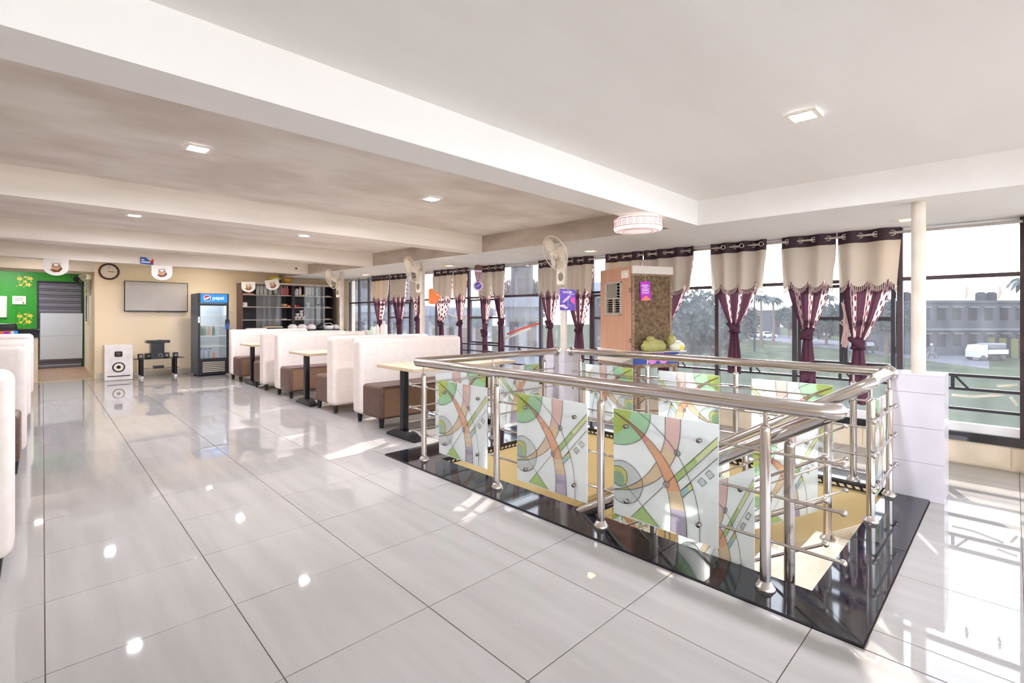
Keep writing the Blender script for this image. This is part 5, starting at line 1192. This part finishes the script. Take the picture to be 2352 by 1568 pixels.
MB().box((-.004, .07, 1.69), (0, .21, 1.775)).build('control_plate', 'cream_plastic', co); MB().lathe([(.018, 0), (.015, .015), (0, .016)], (-.004, .11, 1.73), 12, mat4=Matrix.Rotation(-PI / 2, 4, 'Y')).build('knob', 'white_plastic', co)
MB().box((.02, .0, Z1 - .005), (CW, CL, Z1)).build('lid', 'cooler_metal', co); MB().box((-.001, -.008, Z1 - .085), (CW + .01, 0.012, Z1)).build('top_rail', 'cooler_metal', co)
pf = MB()
for a, b in (((.0, -.004, Z0), (.025, .02, Z1 - .085)), ((CW - .03, -.004, Z0), (CW, .02, Z1 - .085)), ((.025, -.004, Z0), (CW - .03, .02, Z0 + .02)), ((.025, -.004, Z1 - .105), (CW - .03, .02, Z1 - .085))): pf.box(a, b)
pf.build('pad_frame', 'rust', co)
pad = MB().box((.025, 0.004, Z0 + .02), (CW - .03, .05, Z1 - .105)).build('straw_pad', 'straw', co)
rs = random.Random(5)
for mm, nn in (('straw_light', 700), ('straw_mid', 700)):
    wv = MB()
    for k in range(nn):
        x = rs.uniform(.03, CW - .035); z = rs.uniform(Z0 + .025, Z1 - .11); a = rs.uniform(0, PI); L = rs.uniform(.012, .03); d = rs.uniform(0.0, .006)
        p = [(x - L * math.cos(a), .003 - d, z - L * math.sin(a)), (x + L * .3 * math.sin(a), .001 - d, z), (x + L * math.cos(a), .003 - d, z + L * math.sin(a))]
        q = [(v[0] + .0014 * math.sin(a), v[1], v[2] - .0014 * math.cos(a)) for v in p]
        wv.add(p + q, [(0, 1, 4, 3), (1, 2, 5, 4)])
    tag(wv.build('straw', mm, pad), kind='stuff')
MB().box((CW - .005, .02, Z0), (CW, CL, Z1)).build('back_side', 'rust', co); MB().box((.02, CL - .02, Z0), (CW, CL, Z1)).build('end_side', 'rust', co)
for z in (1.00, 1.55): MB().cbox((-.006, .035, z), (.012, .03, .05)).build('hinge', 'rust', co)
tk = MB().box((-.02, -.04, .74), (CW + .06, CL + .04, Z0)).build('water_tank', 'cooler_metal', co)
bn = MB().box((-.018, -.043, .742), (CW + .058, -.040, Z0 - .002)).build('banner', 'banner_blue', co)
for k in range(13):
    a = PI * (k - .0) / 12; L = .17 if k % 2 == 0 else .155; cx, cz = .30, .742
    if abs(math.cos(a)) > .97: continue
    L = min(L, (Z0 - .004 - cz) / max(.2, math.sin(a)))
    c, s_ = math.cos(a), math.sin(a); wd = .024
    pts = [(cx + .03 * c, cz + .03 * s_), (cx + L * .55 * c + wd * s_, cz + L * .55 * s_ - wd * c), (cx + L * c, cz + L * s_), (cx + L * .55 * c - wd * s_, cz + L * .55 * s_ + wd * c)]
    pts = [(x, min(max(z, .742), Z0 - .003)) for x, z in pts]
    MB().prism(pts, .0006, 'y', -.0446 - .0002 * (k % 2)).build('petal', 'petal', bn)
sd_ = MB()
for x in (-.0, CW + .03):
    for y in (-.02, CL + .01): sd_.box((x - .018, y - .018, 0.0), (x + .018, y + .018, .70))
legs = []
for x in (0.0, CW + .03):
    for y in (-.02, CL + .01): MB().box((x - .018, y - .018, 0.0), (x + .018, y + .018, .70)).build('stand_leg', 'rust', co)
for a, b in (((-.018, -.038, .70), (CW + .05, -.002, .738)), ((-.018, CL - .01, .70), (CW + .05, CL + .028, .738)), ((-.018, -.002, .70), (.018, CL - .01, .738)), ((CW + .012, -.002, .70), (CW + .05, CL - .01, .738))): MB().box(a, b).build('stand_rail', 'rust', co)
for p in (((0, -.02, .68), (CW + .03, -.02, .25)), ((CW + .03, -.02, .68), (0, -.02, .25)), ((0, -.02, .25), (CW + .03, -.02, .20)), ((0, 0, .66), (0, CL, .30))): MB().tube(p, .009, 6).build('stand_brace', 'rust', co)
mc = thing('hanging_card', 'magenta card hanging on the straw side of the air cooler', 'sign', (0, 0, 0), ca)
mc.location = Vector((4.60, 2.88, 0)) + Matrix.Rotation(ca, 3, 'Z') @ Vector((.155, -.016, 1.545))
MB().prism([(-.068, .095), (.062, .10), (.075, -.105), (-.058, -.11)], .002, 'y', -.002).build('card', 'magenta', mc)
face_on(mc, [(-.055, -.109), (.073, -.105), (.008, -.05)], 'salmon', 2)
for z, a, b in ((.062, -.04, .035), (.050, -.055, .052), (.036, -.03, .028)): face_on(mc, [(a, z - .004), (b, z - .004), (b, z + .004), (a, z + .004)], 'lilac', 2, 'text_line')
for z0, z1, a, b in ((.02, .026, -.042, .045), (-.034, -.028, -.042, .045), (-.03, .022, -.042, -.037), (-.03, .022, .040, .045), (-.022, -.014, -.034, .036), (-.004, .012, -.034, .036)): face_on(mc, [(a, z0), (b, z0), (b, z1), (a, z1)], 'lilac', 2, 'text_line')
MB().tube([(0, -.001, .09), (0, -.001, .20)], .0012, 4).build('string', 'paper', mc)
def blob(name, lab, loc, m, parts, seed, cat='bag', extra=()):
    t = thing(name, lab, cat, loc, ca); r = random.Random(seed)
    def lump(c, sc, nm, mm):
        o = MB().ball(c, 1.0, 18, 12, sc=sc)
        for i, v in enumerate(o.v):
            d = Vector(v) - Vector(c); k = 1 + .09 * math.sin(9 * d.x / sc[0] + seed) * math.sin(7 * d.z / sc[2] + 2) + .05 * math.sin(17 * d.y / sc[1] + 8 * d.x / sc[0])
            p = Vector(c) + d * k; o.v[i] = (p.x, p.y, max(p.z, 0.001))
        return o.build(nm, mm, t)
    for c, sc, nm, mm in parts: lump(c, sc, nm, mm)
    return t
P = Vector((4.60, 2.88, 0)); Rz = Matrix.Rotation(ca, 3, 'Z')
blob('plastic_bag', 'lumpy yellow-green plastic bag on the ledge of the air cooler', P + Rz @ Vector((.19, -.105, Z0)), 'bag', [((0, 0, .05), (.155, .075, .085), 'bag_body', 'bag'), ((-.02, .02, .13), (.05, .04, .035), 'bag_neck', 'bag')], 2)
blob('plastic_bag', 'smaller green and white plastic bag right of the lumpy one on the cooler ledge', P + Rz @ Vector((.475, -.105, Z0)), 'bag_white', [((0.02, 0, .05), (.095, .06, .06), 'bag_body', 'bag_white'), ((-.05, .0, .12), (.05, .045, .06), 'bag_neck', 'bag'), ((.05, -.045, .04), (.035, .02, .03), 'contents', 'yellow')], 5)
ldg = MB().box((.0, -.17, Z0 - .006), (CW + .06, -.04, Z0)).build('ledge', 'cooler_metal', co)
# ------------------------------------------------------------------ strips of tape stuck to the window panes
def tape(pts, lab, m, w=0.022):
    pts = [Vector(p) for p in pts]; mb = MB()
    for a, b in zip(pts[:-1], pts[1:]):
        d = (b - a).normalized(); n = Vector((0, -d.z, d.y)) * w / 2
        mb.add([a + n, b + n, b - n, a - n, a + n + Vector((-.0012, 0, 0)), b + n + Vector((-.0012, 0, 0)), b - n + Vector((-.0012, 0, 0)), a - n + Vector((-.0012, 0, 0))], [(0, 1, 2, 3), (7, 6, 5, 4), (0, 4, 5, 1), (1, 5, 6, 2), (2, 6, 7, 3), (3, 7, 4, 0)])
    tag(mb.build('adhesive_tape', m), lab, 'tape')
XG = WX + 0.0105
tape([(XG, .38, .575), (XG, .25, .575), (XG, .12, .60), (XG, .06, .615)], 'white tape strip across the lowest pane beside the near pier', 'tape_white', .02)
tape([(XG, .10, .68), (XG, -.02, .70)], 'short upper white tape strip in the corner of the pane beside the near pier', 'tape_white', .02)
tape([(XG, .02, .60), (XG, -.02, .53)], 'short slanting white tape strip at the right edge, lowest pane', 'tape_white', .02)
tape([(XG, 6.05, .96), (XG, 5.7, 1.06), (XG, 5.35, 1.14), (XG, 5.28, 1.15)], 'red tape strip rising across the pane left of the middle column', 'tape_red', .03)
tape([(XG, 6.10, .88), (XG, 5.75, .99), (XG, 5.5, 1.07)], 'white tape strip below the red one, left of the middle column', 'tape_white', .03)
tape([(XG, 7.95, 1.35), (XG, 7.6, 1.27), (XG, 7.15, 1.24)], 'white tape strip curving across the pane right of the orange cut-out', 'tape_white', .025)
# two white splashes on the pane beside the near pier
for y, z, lab in ((.275, 1.47, 'left white paper scrap stuck high on the pane beside the near pier'), (.075, 1.46, 'right white paper scrap stuck high on the pane beside the near pier')):
    p = [(y + .012, z + .05), (y + .006, z + .055), (y - .005, z + .0), (y + .008, z - .06), (y + .022, z - .05), (y + .02, z - .01)]
    tag(MB().prism(p, .0012, 'x', WX + 0.0105).build('paper_scrap', 'paper'), lab, 'scrap')

mat('cord_pale', '#d8b8b4', 0.7)
rp = thing('rope', 'bundle of pale cords hanging between the two casement leaves behind the rightmost curtain', 'rope')
rr_ = random.Random(4)
for k in range(7):
    y = 1.17 + rr_.uniform(-.03, .02); MB().tube([(5.675, 1.185, 1.40), (5.665, y - .03, 1.33 - .02 * k), (5.668, y + .02 * (-1) ** k, 1.20), (5.66, y - .025, 1.08 + .02 * k), (5.668, y, .95 + .05 * rr_.random())], .006, 5).build('cord', 'cord_pale', rp)

# ------------------------------------------------------------------ outdoors
GZ = -3.7
tag(MB().box((5.95, -60, GZ - 0.3), (260, 200, GZ)).build('ground', 'soil'), kind='structure')
U = lambda a, d: (d * math.sin(HEAD + a), d * math.cos(HEAD + a))    # bearing a from the view axis, distance d
def at(ang, depth, z=GZ): x, y = U(math.radians(ang), depth / math.cos(math.radians(ang))); return (x, y, z)
rd = MB()
A = [at(44.5, 46), at(28, 100), at(15, 160)]
B = [at(44.5, 58), at(30, 125), at(16, 220)]
rd.add([(p[0], p[1], GZ + .02) for p in A + B], [(0, 1, 4, 3), (1, 2, 5, 4)])
tag(rd.build('road', 'asphalt'), kind='structure')
def crown(mb, c, r, n, rs, flat=0.8, s=0.5):
    for _ in range(n):
        d = Vector((rs.gauss(0, 1), rs.gauss(0, 1), rs.gauss(0, 1))).normalized() * r * rs.uniform(.45, 1.0); d.z *= flat
        p = Vector(c) + d; a = Vector((rs.gauss(0, 1), rs.gauss(0, 1), rs.gauss(0, 1))).normalized(); b = a.orthogonal().normalized(); e = a.cross(b); k = s * rs.uniform(.6, 1.3)
        mb.add([p - b * k, p - e * k * .55, p + b * k, p + e * k * .55], [(0, 1, 2, 3)])
HK = 1.0
def tree(ang, dist, h, r, lab, seed, n=500, trunk=.25):
    rs = random.Random(seed); t = thing('tree', lab, 'tree', at(ang, dist), 0, 'trees outside the windows')
    MB().tube([(0, 0, 0), (.1, .05, h * .35), (.0, .1, h * .7)], [trunk, trunk * .8, trunk * .4], 8).build('trunk', 'bark', t)
    for k in range(3): a = k * 2.1 + seed; MB().tube([(.05, .05, h * .4), (r * .5 * math.cos(a), r * .5 * math.sin(a), h * .75)], [trunk * .5, trunk * .2], 6).build('branch', 'bark', t)
    mb = MB()
    h = 4.96 + (h - 4.96) * HK
    o_ = len(mb.v); mb.ball((0, 0, h - r * .85), r * .62, 14, 10, sc=(1, 1, .8))
    for i_ in range(o_, len(mb.v)): v_ = Vector(mb.v[i_]); k_ = 1 + .12 * math.sin(5 * v_.x / r + seed) * math.sin(6 * v_.y / r) + .08 * math.sin(9 * v_.z / r); mb.v[i_] = (v_.x * k_, v_.y * k_, h - r * .85 + (v_.z - h + r * .85) * k_)
    crown(mb, (0, 0, h - r * .8), r, n * 4, rs, .8, r * .095)
    for k in range(4):
        a = k * 1.6 + seed; crown(mb, (r * .6 * math.cos(a), r * .6 * math.sin(a), h - r * (1.0 + .25 * (k % 2))), r * .6, int(n * 1.3), rs, .8, r * .085)
    tag(mb.build('crown', 'leaf_haze', t), kind='stuff'); return t
def deg(px): return math.degrees(math.atan((px - 1176) / 1115))
TR = [(1600, 30, 6.6, 2.4, 'big leafy tree seen right of the air cooler'), (1668, 60, 6.6, 3.0, 'round tree behind the wide tied curtain'),
      (1535, 36, 5.9, 2.4, 'dark tree just behind the air cooler, left of the big leafy tree'), (1722, 100, 7.0, 2.4, 'small bushy tree left of the palms'),
      (1812, 118, 7.6, 3.2, 'bushy tree right of the palms'), (1850, 95, 7.2, 3.0, 'low tree seen through the left leaf of the double casement'),
      (1898, 85, 7.4, 3.4, 'wide tree in the middle of the double casement'), (1942, 74, 7.2, 2.6, 'tree at the right of the double casement, behind the rightmost tied curtain'),
      (2036, 60, 7.2, 2.6, 'tall tree in the right leaf of the double casement'), (2085, 80, 7.4, 3.0, 'tree left of the near pipe column'),
      (1200, 29, 7.4, 1.6, 'small sparse tree above the grey house roof')]
for i, (px, d, h, r, lab) in enumerate(TR): tree(deg(px), d, h, r, lab, i + 1, 420, .12 if i == 10 else .25)
def palm(px, d, h, lab, seed):
    rs = random.Random(seed); t = thing('palm_tree', lab, 'palm tree', at(deg(px), d))
    MB().tube([(0, 0, 0), (.15, 0, h * .5), (.05, 0, h)], [.28, .2, .16], 8).build('trunk', 'bark', t)
    for k in range(13):
        a = 2 * PI * k / 13 + rs.uniform(-.2, .2); u = rs.uniform(.2, .9); L = rs.uniform(1.7, 2.1); mb = MB(); pr_ = None
        for j in range(7):
            s = j / 6; rr = L * s; z = h + u * math.sin(s * 2.2) * 1.2 - 1.5 * s * s; w = .38 * math.sin(PI * (s * .85 + .12)); c = Vector((rr * math.cos(a), rr * math.sin(a), z)); n = Vector((-math.sin(a), math.cos(a), -.35)) * w; n2 = Vector((math.sin(a), -math.cos(a), -.35)) * w
            cur = [c + n, c, c + n2]
            if pr_: mb.add(pr_ + cur, [(0, 1, 4, 3), (1, 2, 5, 4)])
            pr_ = cur
        mb.build('frond', 'leaf_haze', t)
palm(1748, 80, 8.1, 'left of the two palm trees on the skyline', 3); palm(1776, 84, 8.0, 'right of the two palm trees on the skyline', 4)
palm(2356, 55, 9.0, 'palm crown at the right edge beyond the last pane', 6); palm(1905, 110, 9.5, 'small palm rising above the wide tree in the casement', 9)
# buildings
def building(px0, px1, d, h, lab, m, floors, nw, seed=0, par=.35, win='bldg_dark', depth=9, dz=None):
    a = Vector(at(deg(px0), d)); b = Vector(at(deg(px1), d))
    L = (b - a).length; ang = math.atan2(b.y - a.y, b.x - a.x)
    t = thing('building', lab, 'building', a, ang)
    MB().box((0, 0, 0), (L, depth, h)).build('wall', m, t); MB().box((-.2, -.25, h), (L + .2, depth, h + par)).build('roof_slab', m, t)
    fh = h / floors
    for f in range(floors):
        for k in range(nw):
            x = L * (k + .25) / nw; w = L / nw * .5
            wd = MB().box((x, -.06, fh * f + fh * .35), (x + w, .02, fh * f + fh * .80)).build('window', win, t); MB().box((x - .1, -.35, fh * f + fh * .82), (x + w + .1, 0, fh * f + fh * .87)).build('sunshade', 'bldg_light', wd)
        if f: MB().box((-.1, -.6, fh * f - .12), (L + .1, 0, fh * f + .12)).build('floor_band', 'bldg_light', t)
    return t, L
bl, L = building(2108, 2360, 62, 6.7, 'long two-storey building with rooftop tanks across the road', 'bldg_grey', 2, 7)
for x in (.6, 1.9, L * .76, L * .86):
    MB().lathe([(.55, 0), (.58, .1), (.58, 1.0), (.3, 1.2), (0, 1.22)], (x + .3, 3, 7.05), 12).build('roof_tank', 'bldg_dark', bl)
fw_ = thing('boundary_wall', 'yellowish boundary wall with dark posts below the long building', 'wall', at(deg(2195), 66), 0)
a = Vector(at(deg(2195), 66)); b = Vector(at(deg(2375), 56)); fw_.rotation_euler = (0, 0, math.atan2(b.y - a.y, b.x - a.x)); Lw = (b - a).length
for k in range(7):
    MB().box((Lw * k / 7 + .25, 0, 0), (Lw * (k + 1) / 7 - .25, .2, 2.3)).build('wall_panel', 'fence_yellow', fw_); MB().box((Lw * k / 7 - .25, -.05, 0), (Lw * k / 7 + .25, .25, 2.5)).build('wall_post', 'bldg_dark', fw_)
g1, L = building(1160, 1242, 17, 5.3, 'grey house with a rooftop water tank behind the left tied curtains', 'bldg_blue', 2, 2, depth=6)
MB().box((.2, .3, 5.65), (1.0, 1.1, 6.9)).build('roof_tank', 'bldg_grey', g1); MB().box((2.6, .5, 5.65), (4.6, 3, 6.2)).build('roof_room', 'bldg_blue', g1)
building(985, 1118, 20.5, 5.0, 'long pale blue-grey house behind the middle of the far windows', 'bldg_blue', 2, 4, depth=6)
building(760, 980, 26, 5.2, 'pale grey house with railings behind the farthest windows', 'bldg_blue', 2, 5, depth=6)
building(800, 900, 36, 9.0, 'taller pale building behind the farthest windows', 'bldg_light', 3, 4, depth=8)
building(1376, 1400, 40, 6.4, 'small grey block seen left of the air cooler', 'bldg_grey', 2, 2, depth=5)
building(1770, 1792, 130, 6.4, 'small flat-roofed house on the skyline right of the palms', 'bldg_grey', 1, 2, depth=6)
# power pole and wires
pp_ = thing('power_pole', 'power pole with cross-arms left of the palms', 'pole', at(deg(1733), 70))
MB().tube([(0, 0, 0), (0, 0, 7.3)], [.14, .09], 8).build('pole', 'bldg_dark', pp_)
for z in (6.4, 7.0): MB().tube([(-.9, .3, z + .2), (0, 0, z - .1), (.9, -.3, z + .2)], .05, 6).build('cross_arm', 'bldg_dark', pp_)
for k, (z0, z1, lab) in enumerate(((8.6, 8.0, 'topmost overhead wire across the pane beside the near pier'), (6.2, 5.9, 'middle overhead wire across the pane beside the near pier'), (5.7, 5.5, 'lower overhead wire across the pane beside the near pier'))):
    p, q = Vector(at(deg(1950), 52)), Vector(at(deg(2420), 46)); tag(MB().tube([(p.x, p.y, z0 - 2.4), ((p.x + q.x) / 2, (p.y + q.y) / 2, (z0 + z1) / 2 - 2.55), (q.x, q.y, z1 - 2.0)], .012, 4).build('overhead_wire', 'bldg_dark'), lab, 'wire')
# vehicles
def wheels(t, xs, w, r):
    for x in xs:
        for y in (-w, w): MB().lathe([(0, -.09), (r, -.09), (r, .09), (0, .09)], (x, y, r), 14, mat4=RX).build('wheel', 'rubber', t)
def car(px, d, rz, m, lab):
    t = thing('car', lab, 'car', at(deg(px), d, GZ + .02), rz)
    MB().prism([(-2.0, .35), (2.0, .35), (2.05, .75), (1.2, .95), (-1.9, .98), (-2.05, .7)], 1.6, 'y', -.8).build('body', m, t)
    MB().prism([(-1.6, .95), (.95, .95), (.35, 1.45), (-1.1, 1.48)], 1.4, 'y', -.7).build('cabin', m, t); MB().prism([(-1.4, 1.0), (.75, 1.0), (.3, 1.40), (-1.05, 1.42)], 1.42, 'y', -.71).build('windows', 'bldg_dark', t); wheels(t, (-1.25, 1.3), .72, .32); return t
car(1716, 118, HEAD * -1 + .2, 'car_white', 'white car parked left of the wide curtain tail'); car(1762, 112, -.6, 'car_white', 'white car to the right among the parked cars below the palms'); car(1742, 116, -.5, 'car_dark', 'dark car between the two white cars below the palms')
def rick(px, d, lab):
    t = thing('auto_rickshaw', lab, 'auto rickshaw', at(deg(px), d, GZ + .02), -.5)
    MB().prism([(-1.2, .3), (1.2, .3), (1.25, .9), (.9, 1.0), (.6, 1.7), (-1.1, 1.75), (-1.25, .9)], 1.25, 'y', -.62).build('body', 'bldg_dark', t); MB().prism([(-.9, 1.0), (.5, 1.0), (.4, 1.5), (-.9, 1.55)], 1.27, 'y', -.635).build('opening', 'car_white', t); wheels(t, (-.85,), .55, .22); MB().lathe([(0, -.06), (.22, -.06), (.22, .06), (0, .06)], (1.0, 0, .22), 12, mat4=RX).build('wheel', 'rubber', t)
rick(1893, 105, 'auto rickshaw on the road through the left casement leaf'); rick(1992, 66, 'auto rickshaw nearer the house through the right casement leaf')
tr_ = thing('small_truck', 'loaded small truck on the road beyond the pane beside the near pier', 'truck', at(deg(2266), 55, GZ + .02), 2.5)
MB().box((-1.9, -.75, .55), (.7, .75, .75)).build('chassis', 'bldg_dark', tr_); MB().prism([(.75, .4), (1.9, .4), (1.9, 1.1), (1.6, 1.75), (.75, 1.8)], 1.45, 'y', -.72).build('cab', 'car_white', tr_); MB().box((-1.9, -.76, .75), (.7, .76, 1.25)).build('cargo_bed', 'car_white', tr_); MB().rbox((-1.8, -.7, 1.25), (.55, .7, 1.95), .15, 2).build('load', 'car_dark', tr_); wheels(tr_, (-1.2, 1.35), .68, .33)
mb_ = thing('motorbike', 'motorbike with a rider on the road beside the near pipe column', 'motorbike', at(deg(2140), 57, GZ + .02), 2.5)
for x in (-.65, .65): MB().tube([(x + .28 * math.cos(q), 0, .30 + .28 * math.sin(q)) for q in [2 * PI * k / 14 for k in range(14)]], .05, 6, closed=True).build('wheel', 'rubber', mb_)
MB().tube([(-.65, 0, .3), (-.1, 0, .75), (.45, 0, .8), (.65, 0, .3)], .09, 8).build('frame', 'car_dark', mb_); MB().tube([(.5, -.3, 1.0), (.45, 0, .95), (.5, .3, 1.0)], .025, 6).build('handlebar', 'car_dark', mb_)
def rider(loc, rz):
    t = thing('person', 'person in pale clothes and a helmet riding the motorbike', 'person', loc, rz)
    V = [(-.1, 0, .85), (-.08, 0, 1.15), (-.02, 0, 1.38), (.02, 0, 1.5), (.04, 0, 1.62), (.02, .12, .82), (.3, .17, .72), (.2, .16, .35), (.02, -.12, .82), (.3, -.17, .72), (.2, -.16, .35), (0, .2, 1.36), (.2, .26, 1.12), (.46, .28, 1.02), (0, -.2, 1.36), (.2, -.26, 1.12), (.46, -.28, 1.02)]
    Ed = [(0, 1), (1, 2), (2, 3), (3, 4), (0, 5), (5, 6), (6, 7), (0, 8), (8, 9), (9, 10), (2, 11), (11, 12), (12, 13), (2, 14), (14, 15), (15, 16)]
    Rr = [.16, .16, .15, .06, .1, .11, .08, .06, .11, .08, .06, .07, .05, .04, .07, .05, .04]
    me = bpy.data.meshes.new('body'); me.from_pydata(V, Ed, []); me.materials.append(M['bldg_light']); o = link('body', me, t)
    o.modifiers.new('skin', 'SKIN')
    for i, r in enumerate(Rr): me.skin_vertices[0].data[i].radius = (r, r)
    me.skin_vertices[0].data[0].use_root = True
    sv = o.modifiers.new('sub', 'SUBSURF'); sv.levels = 1; sv.render_levels = 1
    MB().ball((.04, 0, 1.66), .14, 12, 10).build('helmet', 'car_white', t)
rider(mb_.location, 2.5)
